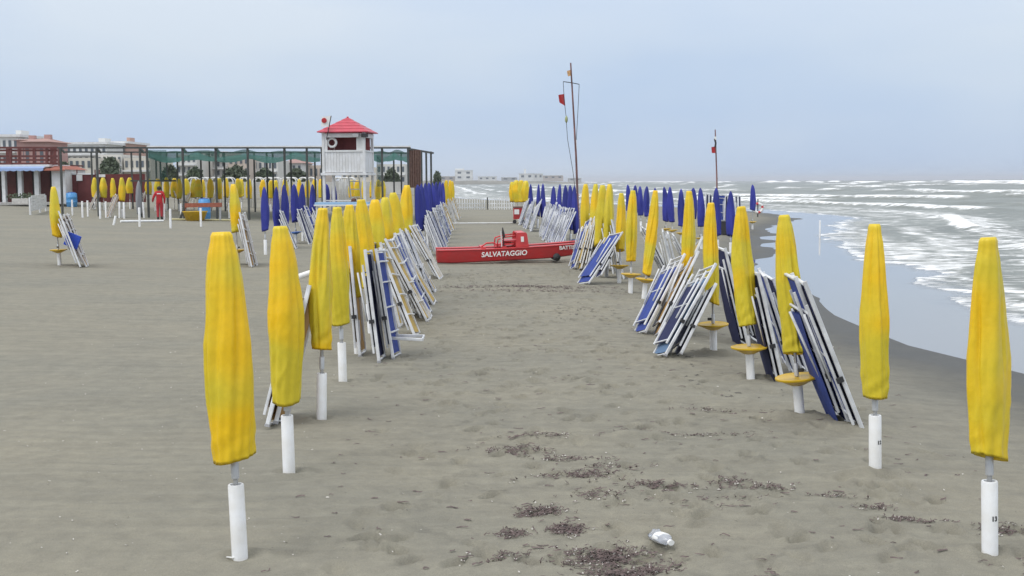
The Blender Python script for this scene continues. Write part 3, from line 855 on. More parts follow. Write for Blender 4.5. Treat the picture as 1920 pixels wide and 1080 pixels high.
# ================================================================== FOLDED LOUNGERS
LW, LL = 0.58, 1.5
def lounger_parts():
    d = {}
    d['side_rail'] = MB().box((0, 0, LL / 2), (0.026, 0.042, LL), None, 0.007).mesh('side_rail', M_ALU)
    d['inner_rail'] = MB().box((0, 0, 0.62), (0.022, 0.030, 1.18), None, 0.006).mesh('inner_rail', M_ALU)
    d['cross_bar'] = MB().bar((-LW / 2 + .013, 0, 0), (LW / 2 - .013, 0, 0), 0.032, 0.022, ch=0.005).mesh('cross_bar', M_ALU)
    d['brace'] = MB().bar((-LW / 2 + .05, 0, 0), (LW / 2 - .05, 0, 0), 0.022, 0.02, ch=0.004).mesh('brace', M_ALU)
    d['leg'] = MB().tube([(0, 0, 0), (0, 0.012, 0.3), (0, 0.02, 0.66)], 0.013, 8).mesh('leg', M_ALU, True)
    d['hinge'] = MB().box((0, 0, 0), (0.02, 0.07, 0.05), None, 0.008).mesh('hinge', M_DARK)
    d['foot_cap'] = MB().box((0, 0, 0), (0.03, 0.052, 0.03), None, 0.007).mesh('foot_cap', mat('grey_foot_cap', (0.35, 0.35, 0.36), 0.6))
    return d
LP = lounger_parts()
FAB = {}
def fabric_mesh(m, z0, z1, sag, w):
    key = (m.name, z0, z1, sag)
    if key in FAB:
        return FAB[key]
    mb = MB(); n, k = 10, 7
    vs_, fs = [], []
    for side in (0, 1):
        for i in range(n + 1):
            t = i / n
            for j in range(k):
                u = j / (k - 1) * 2 - 1
                y = sag * math.sin(math.pi * t) * (1 - 0.6 * u * u) + 0.004 * math.sin(u * 5 + t * 9) + (0.004 if side else 0)
                vs_.append((u * w / 2, y, z0 + (z1 - z0) * t))
    o = (n + 1) * k
    for i in range(n):
        for j in range(k - 1):
            a = i * k + j
            fs.append((a, a + 1, a + k + 1, a + k)); fs.append((o + a, o + a + k, o + a + k + 1, o + a + 1))
    mb.add(vs_, fs)
    FAB[key] = mb.mesh('fabric', m, True)
    return FAB[key]

LOUNGER_N = [0]
def lounger(B, T, wdir, fab, label, group, detail=2, ladder=False, slots=False, splay=0.0, fab2=None, under=None):
    """folded sun lounger: B = middle of its foot end on the sand, T = middle of its top end, wdir = direction of its width.
    The cloth is on the -Y side, the folded legs on the +Y side."""
    ax = T - B
    M = frame(B, ax, wdir) @ Matrix.Diagonal((1, 1, ax.length / LL, 1))
    root = empty('folded_lounger', B, label, 'lounger', group, M)
    LOUNGER_N[0] += 1
    rg = random.Random(LOUNGER_N[0])
    hw = LW / 2
    Tm = Matrix.Translation
    for s in (-1, 1):
        link('side_rail', LP['side_rail'], root, Tm((s * (hw - 0.013), 0, 0)))
        link('inner_rail', LP['inner_rail'], root, Tm((s * (hw - 0.045), 0.066 + 0.008 * s, 0.1 + rg.uniform(-.03, .06))))
        if detail > 0:
            link('leg', LP['leg'], root, Tm((s * (hw - 0.09), 0.098, 0.55)) @ Matrix.Rotation(R(splay + rg.uniform(-3, 3)), 4, 'X'))
        if detail > 1:
            link('hinge', LP['hinge'], root, Tm((s * (hw + 0.008), 0.03, 0.55 + rg.uniform(-.02, .02))))
            link('foot_cap', LP['foot_cap'], root, Tm((s * (hw - 0.013), 0, 0.008)))
    link('cross_bar', LP['cross_bar'], root, Tm((0, 0, 0.03)))
    link('cross_bar', LP['cross_bar'], root, Tm((0, 0, LL - 0.03)))
    if slots:
        for z in (LL - .12, LL - .22):
            link('cross_bar', LP['cross_bar'], root, Tm((0, -0.004, z)))
    if ladder:
        for z in (0.36, 0.70, 1.04, 1.32):
            link('cross_bar', LP['cross_bar'], root, Tm((0, -0.028, z)))
    elif detail > 0:
        for z in (0.22, 0.8, 1.2):
            link('brace', LP['brace'], root, Tm((0, 0.066, z)))
    z1 = LL - 0.24 if slots else LL - 0.06
    link('fabric', fabric_mesh(fab, 0.07, z1, 0.03 if detail > 1 else 0.015, LW - 0.06), root)
    if fab2 is not None or detail > 1:
        link('folded_fabric', fabric_mesh(fab2 or fab, 0.2, 1.15, 0.01, LW - 0.12), root, Tm((0, 0.056, 0)))
    if under is not None:
        link('hanging_fabric', fabric_mesh(under, 0.02, 1.16, 0.03, LW - 0.04), root, Tm((0, 0.085, 0)))
    return root

def lean_px(bpx, bpy_, tpx, tpy, a, fab, label, group, dY=0.0, **kw):
    """lean from a spot on the sand up to a point seen at (tpx, tpy), dY metres farther off; a = bearing of the width in degrees"""
    B = on_ground(bpx, bpy_); B.z -= 0.015
    T = at(tpx, tpy, B.y + dY)
    return lounger(B, T, (math.cos(R(a)), math.sin(R(a)), 0), fab, label, group, **kw)

GLL, GRL = 'loungers leaning along the left row', 'loungers leaning along the right row'
# ---- left of the aisle, nearest first
lean_px(511, 796, 571, 556, 88, F_YEL_SHADE, 'folded white lounger leaning right behind the second left parasol, outer of a pair', GLL, .25, fab2=F_YEL_SHADE)
lean_px(526, 792, 588, 542, 88, F_YEL_SHADE, 'folded white lounger leaning right against the third left parasol, inner of a pair', GLL, .3, fab2=F_YEL_SHADE)
lean_px(680, 664, 661, 462, 90, F_YEL_SHADE, 'folded white lounger with yellow cloth toned as shaded, standing steepest behind the fourth left parasol', GLL, .1, fab2=F_YEL_SHADE)
lean_px(716, 674, 690, 468, 89, F_NAVY, 'folded white lounger leaning over the aisle with dark cloth, nearest of the left stack', GLL, .1)
lean_px(744, 668, 712, 466, 86, F_BLUE, 'folded white lounger with blue cloth and one leg frame sticking out over the aisle', GLL, .1, ladder=True)
lean_px(752, 612, 716, 455, 92, F_YEL, 'folded white lounger edge-on just behind the blue one with its leg out', GLL, .1)
lean_px(783, 628, 718, 466, 88, F_YEL, 'folded white lounger with pale yellow cloth in ladder bars, foot farthest into the aisle', GLL, .2, ladder=True)
lean_px(762, 590, 728, 452, 84, F_BLUE, 'folded lounger with bright blue cloth between white ladder bars, left of the aisle', GLL, .15, ladder=True)
lean_px(779, 574, 748, 452, 86, F_YEL, 'folded lounger with yellow cloth and ladder bars beside the bright blue one', GLL, .15, ladder=True)
lean_px(796, 552, 752, 436, 93, F_YEL, 'folded white lounger edge-on behind the yellow ladder-barred one, lower of two', GLL, .15)
lean_px(810, 550, 762, 430, 93, F_BLUE, 'folded white lounger edge-on with its foot farthest right before the boat', GLL, .15)
lean_px(720, 600, 700, 452, 86, F_BLUE, 'folded white lounger upright deep in the left stack behind the ladder-barred ones', GLL, .15)
lean_px(742, 572, 722, 440, 86, F_YEL_SHADE, 'folded white lounger upright deep in the left stack, near the eighth parasol', GLL, .15)
# the leg frame that sticks out of the blue lounger
mbq = MB(); p0 = at(733, 634, on_ground(744, 668).y - .1); p1 = at(792, 637, p0.y - .05); p2 = at(742, 629, p0.y + .35); p3 = at(795, 630, p0.y + .3)
blue_out = [o for o in COL.objects if o.get('label', '').endswith('one leg frame sticking out over the aisle')][0]
for a_, b_ in ((p0, p1), (p2, p3), (p1, p3)):
    mbq.bar(a_, b_, 0.026, 0.04, ch=.005)
o = mbq.build('swung_leg', M_ALU)
bpy.context.view_layer.update()
o.parent = blue_out; o.matrix_parent_inverse = blue_out.matrix_world.inverted()
# ---- right of the aisle
lean_px(1606, 797, 1496, 520, 88, F_NAVY, 'folded white lounger with navy cloth leaning seaward side of third right parasol, outer', GRL, -.1, fab2=F_BLUE)
lean_px(1582, 790, 1478, 512, 90, F_BLUE, 'folded white lounger with blue cloth leaning seaward side of third right parasol, inner', GRL, -.1, fab2=F_BLUE, under=F_BLUE)
lean_px(1460, 712, 1412, 505, 90, F_NAVY, 'folded white lounger leaning on fourth right parasol, inner of three', GRL, -.1, under=F_NAVY)
lean_px(1490, 700, 1428, 510, 84, F_BLUE, 'folded white lounger leaning on fourth right parasol, middle of three', GRL, -.1)
lean_px(1506, 690, 1440, 516, 90, F_NAVY, 'folded white lounger leaning on fourth right parasol, outer of three', GRL, -.1)
lean_px(1394, 645, 1350, 462, 95, F_NAVY, 'folded white lounger with navy cloth leaning seaward on the fifth right parasol, inner', GRL, -.1, fab2=F_NAVY, under=F_NAVY)
lean_px(1418, 640, 1362, 470, 92, F_NAVY, 'folded white lounger with navy cloth leaning seaward on the fifth right parasol, outer', GRL, -.1)
lean_px(1198, 625, 1272, 481, 97, F_BLUE, 'folded white lounger showing its bright blue cloth towards the aisle, slots at its top', GRL, .45, slots=True)
lean_px(1228, 630, 1303, 478, 86, F_YEL_SHADE, 'folded white lounger edge-on beside the bright blue faced one', GRL, .4, fab2=F_YEL_SHADE)
lean_px(1240, 608, 1312, 450, 85, F_YEL, 'folded white lounger edge-on reaching highest above the bright blue faced one', GRL, .4)
lean_px(1234, 668, 1328, 500, 95, F_STEELB, 'folded white lounger with faded grey-blue cloth sagging towards the aisle', GRL, .45, slots=True, fab2=F_NAVY)
lean_px(1268, 668, 1333, 540, 86, F_NAVY, 'shorter folded white lounger propped behind the faded grey-blue one', GRL, .35)
lean_px(1092, 532, 1156, 437, 110, F_BLUE, 'folded lounger with blue cloth in five panels lying lowest by the boat', GRL, .6, ladder=True)
lean_px(1120, 520, 1166, 438, 94, F_NAVY, 'folded white lounger edge-on behind the five-panelled blue one', GRL, .5)
for i, (a, b, c, d) in enumerate([(1073, 504, 1104, 412), (1086, 506, 1112, 410), (1098, 507, 1120, 408), (1106, 504, 1128, 412), (1116, 500, 1134, 416)], 1):
    lean_px(a, b, c, d, 99 - 3 * i, F_BLUE if i == 1 else F_YEL, f'folded white lounger, {ordw(i)} from the left in the stack hiding the boat\'s right end', GRL, .4)
for i, (a, b, c, d) in enumerate([(1268, 545, 1242, 432), (1276, 540, 1252, 436), (1297, 505, 1262, 440), (1252, 520, 1204, 425), (1262, 530, 1212, 430)], 1):
    lean_px(a, b, c, d, 80 + 2 * i, F_NAVY, f'folded lounger with navy cloth behind the seventh right parasol, {ORD[i]} of five', GRL, -.1, detail=1)

def stack(key, side, n, fabs, label, group, detail=1, spread=0.5, top=1.28, foot=0.5):
    """n loungers leaning on the parasol at SPOT[key] from its left (-1) or right (+1)"""
    P = SPOT[key]
    rg = random.Random(len(key[0]) * 101 + ord(key[0][0]) * 7 + key[1] * 13 + n)
    for i in range(n):
        oy = (i - (n - 1) / 2) * spread / max(1, n - 1) if n > 1 else 0
        B = Vector((P.x + side * (foot + rg.uniform(-.08, .14)), P.y + oy * 1.3 + rg.uniform(-.08, .08), 0))
        B.z = ground(B.x, B.y) - 0.015
        T = Vector((P.x + side * (0.10 + rg.uniform(0, .08)), P.y + oy, P.z + top + rg.uniform(-.08, .1)))
        a = math.degrees(math.atan2(B.y, B.x)) - side * rg.uniform(-1, 9)
        nm = ('nearest', 'second', 'third', 'rearmost')[i] if n > 2 else ('nearer', 'farther')[i]
        lounger(B, T, (math.cos(R(a)), math.sin(R(a)), 0), rg.choice(fabs), label.replace('%', nm), group, detail=detail, ladder=detail > 0 and rg.random() < .4)
BY_ = [F_BLUE, F_YEL, F_YEL]
for i, n in ((7, 4), (8, 4), (9, 4), (10, 4)):
    stack(('L', i), 1, n, BY_, f'folded white lounger, % of four on the {ordw(i)} yellow parasol left of the aisle', GLL, 2, .8, 1.30, .74)
for i in range(1, 9):
    stack(('LB', i), 1, 4, [F_BLUE, F_NAVY, F_YEL], f'folded white lounger, % of four on the {ordw(i)} blue parasol left of the aisle', GLL, 1, .9, 1.3, .55)
for i in range(1, 4):
    stack(('LY', i), 1, 2, [F_YEL, F_NAVY], f'folded white lounger, % of two on the {ordw(i)} far yellow parasol left of the aisle', GLL, 1, .7, 1.3, .5)
for i in range(1, 9):
    stack(('RB', i), -1, 4, [F_NAVY, F_BLUE], f'folded white lounger, % of four on the {ordw(i)} blue parasol beyond the rescue boat', 'loungers beyond the rescue boat', 1, 1.4, 1.42, .62)
for i in (10, 11, 12, 13):
    stack(('R', i), 1, 2, [F_NAVY, F_YEL], f'folded white lounger, % of two on the seaward side of the {ordw(i)} right parasol', GRL, 1, .6, 1.35, .4)
stack(('A', 1), 1, 4, [F_YEL, F_YEL_SHADE], 'folded white lounger, % of four leaning on the lone parasol at far left', 'loungers on the lone parasols', 1, .7, 1.28, .62)
stack(('A', 2), 1, 4, [F_YEL, F_YEL_SHADE], 'folded white lounger, % of four on the lone parasol behind the foremost one', 'loungers on the lone parasols', 1, .7, 1.42, .42)
for i in (2, 4, 5, 6):
    stack(('BB', i), 1, 2, [F_BLUE, F_NAVY], f'folded white lounger, % of two leaning on the {ordw(i)} blue parasol before the pergola', 'loungers before the pergola', 1, .6, 1.25, .6)
for i in (2, 4, 6, 8, 9, 12, 14, 16, 18, 21, 24, 26, 28):
    stack(('BY', i), 1 if i % 2 else -1, 2, [F_YEL, F_YEL_SHADE], f'folded white lounger, % of two on the {ordw(i)} back-row yellow parasol', 'loungers in the back row', 0, .6, 1.25, .7)
# upright loungers stacked by the sea
for i, (a, b, c, d, f) in enumerate([(1324, 438, 1326, 362, F_NAVY), (1331, 436, 1332, 363, F_NAVY), (1352, 428, 1353, 364, F_BLUE), (1360, 430, 1362, 366, F_NAVY), (1382, 434, 1380, 366, F_NAVY), (1388, 436, 1386, 366, F_NAVY)], 1):
    lean_px(a, b, c, d, 20 if i == 3 else 70, f, f'folded white lounger standing upright by the sea, {ordw(i)} of six from the left', 'upright loungers by the sea', .2, detail=1, ladder=i == 3)

# ================================================================== RESCUE BOAT
def to_local(root, pts):
    bpy.context.view_layer.update()
    inv = root.matrix_world.inverted()
    return [inv @ Vector(p) for p in pts]

bowL = on_ground(820, 495); bowR = on_ground(1082, 492)
bd = (bowR - bowL); bd.z = 0
boat_len = 4.75
bx_ = bd.normalized(); by_ = Vector((-bx_.y, bx_.x, 0))
BM = Matrix((bx_, by_, Vector((0, 0, 1)))).transposed().to_4x4()
BM.translation = bowL
BM = BM @ Matrix.Rotation(R(-2.3), 4, 'Y')
boat = empty('rescue_boat', bowL, 'red twin-hulled rescue boat with white SALVATAGGIO lettering lying across the aisle', 'boat', M=BM)
def hull(y0, name):
    mb = MB(); n = 26; vs_ = []
    for i in range(n + 1):
        t = i / n; x = t * boat_len
        taper = 1 - 0.72 * max(0, (t - 0.6) / 0.4) ** 2 - 0.10 * max(0, (0.08 - t) / 0.08)
        w = 0.17 * taper
        zt = 0.36 + 0.05 * (t - 0.45) ** 2 * 4
        zb = 0.0 + 0.20 * max(0, (t - 0.62) / 0.38) ** 2 + 0.03 * max(0, (0.1 - t) / 0.1)
        ring = [(-w, zt), (-w, zt - 0.03), (-w * .97, (zt + zb) / 2), (-w * .8, zb + .03), (-w * .5, zb), (w * .5, zb), (w * .8, zb + .03), (w * .97, (zt + zb) / 2), (w, zt - .03), (w, zt), (w * .5, zt + .02), (-w * .5, zt + .02)]
        vs_ += [(x, y0 + a, z) for a, z in ring]
    k = 12
    fs = [(i * k + j, i * k + (j + 1) % k, (i + 1) * k + (j + 1) % k, (i + 1) * k + j) for i in range(n) for j in range(k)]
    fs = [f[::-1] for f in fs]
    fs += [tuple(range(k)), tuple(n * k + j for j in range(k - 1, -1, -1))]
    mb.add(vs_, fs)
    o = mb.build(name, M_RED, boat, True); auto_sharp(o.data, 35)
    g = MB()
    for sgn in (-1, 1):
        pts = []
        for i in range(n + 1):
            r_ = vs_[i * k]; pts.append((r_[0], y0 + sgn * (abs(r_[1] - y0) + 0.006), r_[2] - 0.005))
        g.tube(pts, 0.016, 6)
    g.build('gunwale', M_REDL, o, True)
    return o
h1 = hull(0.0, 'hull'); h2 = hull(1.15, 'hull')
for x in (1.35, 1.95, 2.55):
    MB().box((x, 0.575, 0.395), (0.13, 1.3, 0.05), None).build('thwart', M_REDL, boat)
# raised seat with a slot through its side panel
sx0 = 2.28
mb = MB()
pr = [(sx0, .38), (sx0 + .38, .38), (sx0 + .34, .75), (sx0 + .30, .79), (sx0 + .07, .79), (sx0 + .04, .75)]
for y0, y1 in ((-0.14, -0.08), (1.23, 1.29)):
    vs_ = [(x, y, z) for y in (y0, y1) for x, z in pr]
    mb.add(vs_, [tuple(range(6)), tuple(range(11, 5, -1))] + [(i, i + 6, (i + 1) % 6 + 6, (i + 1) % 6) for i in range(6)])
mb.build('seat_side', M_REDL, boat)
MB().box((sx0 + .2, -0.145, .60), (.085, .012, .15), None).build('side_slot', M_LETTER, boat)
MB().box((sx0 + .19, 0.575, .765), (.22, 1.31, .04), None).build('seat_back', M_REDL, boat)
MB().box((sx0 - .12, 0.575, .55), (.42, 1.1, .05), None).build('seat', M_RED, boat)
MB().box((1.95, 0.2, .47), (.55, .42, .05), None).build('foot_board', M_REDL, boat)
g = MB(); g.tube([(1.75, 0, .40), (1.78, 0, .62), (2.0, 0, .68), (2.3, 0, .70)], 0.022, 8); g.tube([(1.75, 1.15, .40), (1.78, 1.15, .62), (2.0, 1.15, .68), (2.3, 1.15, .70)], 0.022, 8)
g.build('hand_rail', M_REDL, boat, True)
MB().tube([(1.88, -.05, .4), (1.88, -.05, .86)], 0.017, 8).build('rowlock_post', M_WPAINT, boat)
MB().tube([(1.94, -.02, .4), (1.94, -.02, .66), (1.96, -.02, .70), (1.94, -.02, .82), (1.93, -.02, .96)], [0.016, .016, .04, .036, .012], 8).build('rowlock', M_DARK, boat)
g = MB()
for a0 in (1.3, 1.75):
    g.tube([(a0, .1, .42), (a0 + .15, .15, .52), (a0 + .38, .2, .52), (a0 + .5, .3, .43)], 0.024, 6)
g.build('foot_brace', M_REDL, boat, True)
w = MB(); w.tube([(3.45, -.2, .03), (3.45, 1.35, .03)], 0.11, 18); w.build('trolley_roller', M_DARK, boat, True)
MB().box((3.45, .575, .11), (.10, 1.5, .06), None).build('trolley_frame', M_DARK, boat)
def hull_text(body, size, x, z, tilt, width):
    me = text_mesh(body, size, size * 0.022, 0.12)
    xs = [v.co.x for v in me.vertices]; k = width / (max(xs) - min(xs))
    for v in me.vertices:
        v.co.x *= k
    me.materials.append(M_LETTER)
    M = Matrix.Translation((x, -0.179, z)) @ Matrix.Rotation(R(tilt), 4, 'Y') @ Matrix.Rotation(R(90), 4, 'X')
    link('lettering', me, boat, M)
hull_text('SALVATAGGIO', 0.20, 1.93, 0.205, 0, 1.32)
me = text_mesh('BATTISTINI', 0.15, 0.004); me.materials.append(M_LETTER)
xs = [v.co.x for v in me.vertices]; k = .72 / (max(xs) - min(xs))
for v in me.vertices: v.co.x *= k
t_ = (3.9 / boat_len); w_ = 0.17 * (1 - .72 * ((t_ - .6) / .4) ** 2)
link('lettering', me, boat, Matrix.Translation((3.9, -w_ - .02, .29)) @ Matrix.Rotation(R(5), 4, 'Z') @ Matrix.Rotation(R(90), 4, 'X'))

# ================================================================== LOOKOUT TOWER
TY = 50.0
M_INT = mat('cabin_lining_red', (.34, .09, .09), .7, var=.15)
tc_ = at(655, 400, TY); tz = ground(tc_.x, TY)
tower = empty('lookout_tower', (tc_.x, TY, tz), 'white wooden lifeguard lookout tower with a red hipped roof', 'tower', M=Matrix.Translation((tc_.x, TY, tz)) @ Matrix.Rotation(R(-5), 4, 'Z'))
def zpx(py, Y, px=655): return at(px, py, Y).z - tz
z_floor, z_sill, z_head, z_eave, z_top = zpx(325, TY), zpx(285, TY), zpx(258, TY), zpx(249, TY), zpx(220, TY)
hw = 0.82
for sx in (-1, 1):
    for sy in (-1, 1):
        MB().box((sx * hw, sy * hw, z_eave / 2 - .1), (.11, .11, z_eave + .2), None, .012).build('post', M_WPAINT, tower)
MB().box((0, 0, z_floor - .03), (2 * hw + .22, 2 * hw + .22, .10), None).build('floor_deck', M_WPAINT, tower)
for ax_, sg in (('x', -1), ('x', 1), ('y', -1), ('y', 1)):
    n = 13
    for i in range(n):
        u = -hw + .055 + (i + .5) * (2 * hw - .11) / n
        c = (u, sg * hw, (z_floor + z_sill) / 2 + .02) if ax_ == 'y' else (sg * hw, u, (z_floor + z_sill) / 2 + .02)
        wd = (2 * hw - .11) / n - .008
        s_ = (wd, .03, z_sill - z_floor - .04) if ax_ == 'y' else (.03, wd, z_sill - z_floor - .04)
        MB().box(c, s_).build('plank', M_WPAINT, tower)
    for z, h in ((z_sill + .02, .07), (z_head + .06, .16)):
        c = (0, sg * (hw + .004), z) if ax_ == 'y' else (sg * (hw + .004), 0, z)
        s_ = (2 * hw - .11, .09, h) if ax_ == 'y' else (.09, 2 * hw - .11, h)
        MB().box(c, s_).build('rail', M_WPAINT, tower)
MB().box((.64, -hw, (z_sill + z_head) / 2), (.24, .06, z_head - z_sill), None).build('side_panel', M_WPAINT, tower)
MB().box((-.72, -hw, (z_sill + z_head) / 2), (.12, .06, z_head - z_sill), None).build('side_panel', M_WPAINT, tower)
MB().box((0, hw - .06, (z_sill + z_head) / 2), (2 * hw - .16, .03, z_head - z_sill + .1), None).build('back_wall', M_INT, tower)
MB().box((-hw + .06, 0, (z_sill + z_head) / 2), (.03, 2 * hw - .2, z_head - z_sill + .1), None).build('side_wall', M_INT, tower)
# hipped roof in four courses of sheet
hr = 1.03; ncs = 5
for i in range(ncs):
    a0, a1 = hr * (1 - i / ncs), hr * (1 - (i + 1) / ncs) + .012
    za, zb = z_eave + (z_top - z_eave) * i / ncs + .02 , z_eave + (z_top - z_eave) * (i + 1) / ncs + .0
    v = [(-a0, -a0, za), (a0, -a0, za), (a0, a0, za), (-a0, a0, za), (-a1, -a1, zb), (a1, -a1, zb), (a1, a1, zb), (-a1, a1, zb),
         (-a0, -a0, za - .035), (a0, -a0, za - .035), (a0, a0, za - .035), (-a0, a0, za - .035)]
    MB().add(v, [(0, 1, 5, 4), (1, 2, 6, 5), (2, 3, 7, 6), (3, 0, 4, 7), (4, 5, 6, 7), (8, 9, 1, 0), (9, 10, 2, 1), (10, 11, 3, 2), (11, 8, 0, 3), (11, 10, 9, 8)]).build('roof_course', M_ROOFR, tower)
MB().lathe([(.06, 0), (.04, .02), (.01, .04)], 10, (0, 0, z_top)).build('roof_cap', M_ROOFR, tower)
def ring_mesh(rad, r, n=24, m=8):
    mb = MB(); vs_, fs = [], []
    for i in range(n):
        a = 2 * math.pi * i / n
        for j in range(m):
            b = 2 * math.pi * j / m
            vs_.append(((rad + r * math.cos(b)) * math.cos(a), r * math.sin(b), (rad + r * math.cos(b)) * math.sin(a)))
    for i in range(n):
        for j in range(m):
            fs.append((i * m + j, ((i + 1) % n) * m + j, ((i + 1) % n) * m + (j + 1) % m, i * m + (j + 1) % m))
    mb.add(vs_, fs); return mb
ringo = ring_mesh(.17, .05).build('life_ring', M_LETTER, None, True)
ringo.parent = tower; ringo.location = (-.5, -hw + .12, z_head - .22)
for sx, c in ((.52, M_WPAINT), (.88, M_DARK)):
    MB().box((sx, -hw - .12, z_head + .05), (.26, .16, .14), None, .02).build('floodlight', mat('lamp_grey', (.4, .4, .4), .5) if c is M_WPAINT else c, tower)
g = MB()
for sx in (-.22, .22):
    g.bar((sx, hw + .1, z_floor), (sx, hw + 1.2, 0), .05, .05)
for i in range(1, 8):
    t = i / 8; g.bar((-.22, hw + .1 + 1.1 * t, z_floor * (1 - t)), (.22, hw + .1 + 1.1 * t, z_floor * (1 - t)), .04, .04)
g.build('ladder', M_WPAINT, tower)
MB().bar((-hw, -hw, zpx(380, TY) + .1), (hw, -hw, zpx(380, TY) + .1), .06, .05).build('tie_beam', M_WPAINT, tower)
# flag on the tower
ft, fb = at(621, 217, TY - 1.0), at(612, 262, TY - 1.0)
fl = empty('small_flag', fb, 'small white flag with a red disc on a thin pole at the tower roof', 'flag')
MB().tube([(0, 0, 0), tuple(ft - fb)], 0.018, 6).build('flag_pole', M_DARK, fl)
def flag_cloth(root, name, m, corners, amp=.04, n=8):
    """waving cloth through four local corners (hoist top, fly top, fly bottom, hoist bottom)"""
    a, b, c, d = [Vector(p) for p in corners]
    mb = MB(); vs_, fs = [], []
    for s in (0, 1):
        for i in range(n + 1):
            for j in range(n + 1):
                u, v = i / n, j / n
                p = (a * (1 - u) + b * u) * (1 - v) + (d * (1 - u) + c * u) * v
                vs_.append(p + Vector((0, amp * math.sin(u * 7 + v * 2) * u + .006 * s, 0)))
    o = (n + 1) ** 2
    for i in range(n):
        for j in range(n):
            k = i * (n + 1) + j
            fs.append((k, k + 1, k + n + 2, k + n + 1)); fs.append((o + k, o + k + n + 1, o + k + n + 2, o + k + 1))
    mb.add(vs_, fs)
    return mb.build(name, m, root, True)
def rel(base, px, py, Y): return at(px, py, Y) - base
Yf = TY - 1.0
flag_cloth(fl, 'cloth', M_LETTER, [rel(fb, 620, 217, Yf), rel(fb, 603, 219, Yf), rel(fb, 602, 237, Yf), rel(fb, 617, 238, Yf)], .03)
dsc = MB().lathe([(.09, 0), (.105, .008), (.105, .02), (.09, .028)], 18).build('disc', M_RED, fl)
dsc.rotation_euler = (R(90), 0, 0); dsc.location = rel(fb, 608, 226, Yf) + Vector((0, -.03, 0))

# ================================================================== FLAG MASTS
def mast(name, label, base_px, top_px, r, parts):
    P = on_ground(*base_px); T = at(top_px[0], top_px[1], P.y)
    root = empty(name, P, label, 'flag mast')
    MB().tube([(0, 0, -.2), tuple((T - P) * .5 + Vector((.03, 0, 0))), tuple(T - P)], [r, r * .85, r * .6], 10).build('pole', mat('rusty_pole', (.20, .10, .09), .7, var=.5, vscale=2), root)
    parts(root, P)
def parts1(root, P):
    Y = P.y; q = lambda x, y: rel(P, x, y, Y)
    g = MB(); g.tube([q(1056, 153), q(1071, 155), q(1086, 158)], .014, 6); g.build('yard', M_DARK, root)
    MB().tube([q(1056, 153), q(1058, 190), q(1061, 215), q(1064, 260), q(1074, 320), q(1084, 400)], .010, 5).build('halyard', M_DARK, root)
    MB().tube([q(1086, 158), q(1084, 200), q(1081, 255), q(1081, 262)], .010, 5).build('halyard', M_DARK, root)
    flag_cloth(root, 'red_flag', M_RED, [q(1058, 176), q(1047, 178), q(1049, 192), q(1060, 199)], .06)
    flag_cloth(root, 'tattered_flag', mat('faded_orange_cloth', (.75, .45, .22), .9, var=.4, vscale=20), [q(1070, 131), q(1063, 133), q(1065, 143), q(1071, 142)], .05)
    o = MB().lathe([(.01, -.13), (.05, -.05), (.05, .05), (.01, .13)], 10).build('float', mat('olive_float', (.32, .35, .16), .6), root, True)
    o.location = q(1062, 224)
    MB().tube([q(1080, 262), q(1081, 280)], .02, 6).build('white_tie', M_LETTER, root)
    g = MB()
    for i in range(7):
        y = 360 + i * 11
        g.tube([q(1080 + (i % 2) * 6, y), q(1086 - (i % 2) * 4, y + 6), q(1081 + (i % 2) * 5, y + 11)], .028, 6)
    g.build('wrapped_line', mat('red_white_line', (.6, .25, .18), .8, color2=(.75, .72, .7), vscale=30), root)
mast('flag_mast', 'tall leaning rusty mast with a red flag and cross yard behind the boat', (1087, 466), (1070, 118), .042, parts1)
def parts2(root, P):
    Y = P.y; q = lambda x, y: rel(P, x, y, Y)
    flag_cloth(root, 'red_flag', M_RED, [q(1342, 274), q(1334, 276), q(1335, 287), q(1342, 287)], .05)
    MB().tube([q(1341, 256), q(1341.5, 262)], .06, 8).build('white_band', M_LETTER, root)
    MB().tube([q(1340, 260), q(1342, 268), q(1341, 276)], .05, 6).build('tied_line', M_DARK, root)
mast('flag_mast', 'thin dark mast with a small red flag near the water', (1345, 425), (1341, 243), .05, parts2)

# ================================================================== PERGOLA WITH SHADE NET
PY0, PY1 = 67.0, 82.0
pc = row_point(440, PY0)
perg = empty('pergola', pc, 'long dark timber pergola hung with green shade netting behind the parasols', 'pergola')
def wp(px, py, Y): return at(px, py, Y) - pc
def post(px, Y, py_top, w=.13, m=None, root=perg, nm='post'):
    top = at(px, py_top, Y); gz = ground(top.x, Y) - .2
    MB().box((top.x - pc.x, Y - pc.y, (top.z + gz) / 2 - pc.z), (w, w, top.z - gz), None, .01).build(nm, m or M_WOODD, root)
for px in (113, 181, 262, 275, 342, 404, 464, 533, 575, 603, 716, 765):
    post(px, PY0, 277, .11)
for px in (171, 246, 292, 300, 312, 332, 376, 392, 420, 476, 500, 511, 545, 590, 738, 752):
    post(px, PY1, 285, .10)
for px in (778, 790, 799, 808):
    post(px, PY0 + 6, 284, .11)
def beam(p0, p1, w=.10, h=.10, m=None, nm='beam'):
    MB().bar(p0, p1, w, h).build(nm, m or M_WOODD, perg)
beam(wp(108, 277, PY0), wp(770, 277, PY0)); beam(wp(120, 285, PY1), wp(765, 287, PY1)); beam(wp(765, 279, PY0), wp(812, 287, PY0 + 6)); beam(wp(245, 339, PY1 - 4), wp(330, 339, PY1 - 4), .1, .1)
MB().bar(wp(275, 274.6, PY0 - .15), wp(770, 274.6, PY0 - .15), .05, .07).build('edge_batten', M_WPAINT, perg)
for px in (113, 181, 262, 342, 404, 464, 533, 603, 716, 765):
    beam(wp(px, 277.5, PY0 + .1), wp(px + 8 if px < 440 else px + 2, 286, PY1), .1, .12)
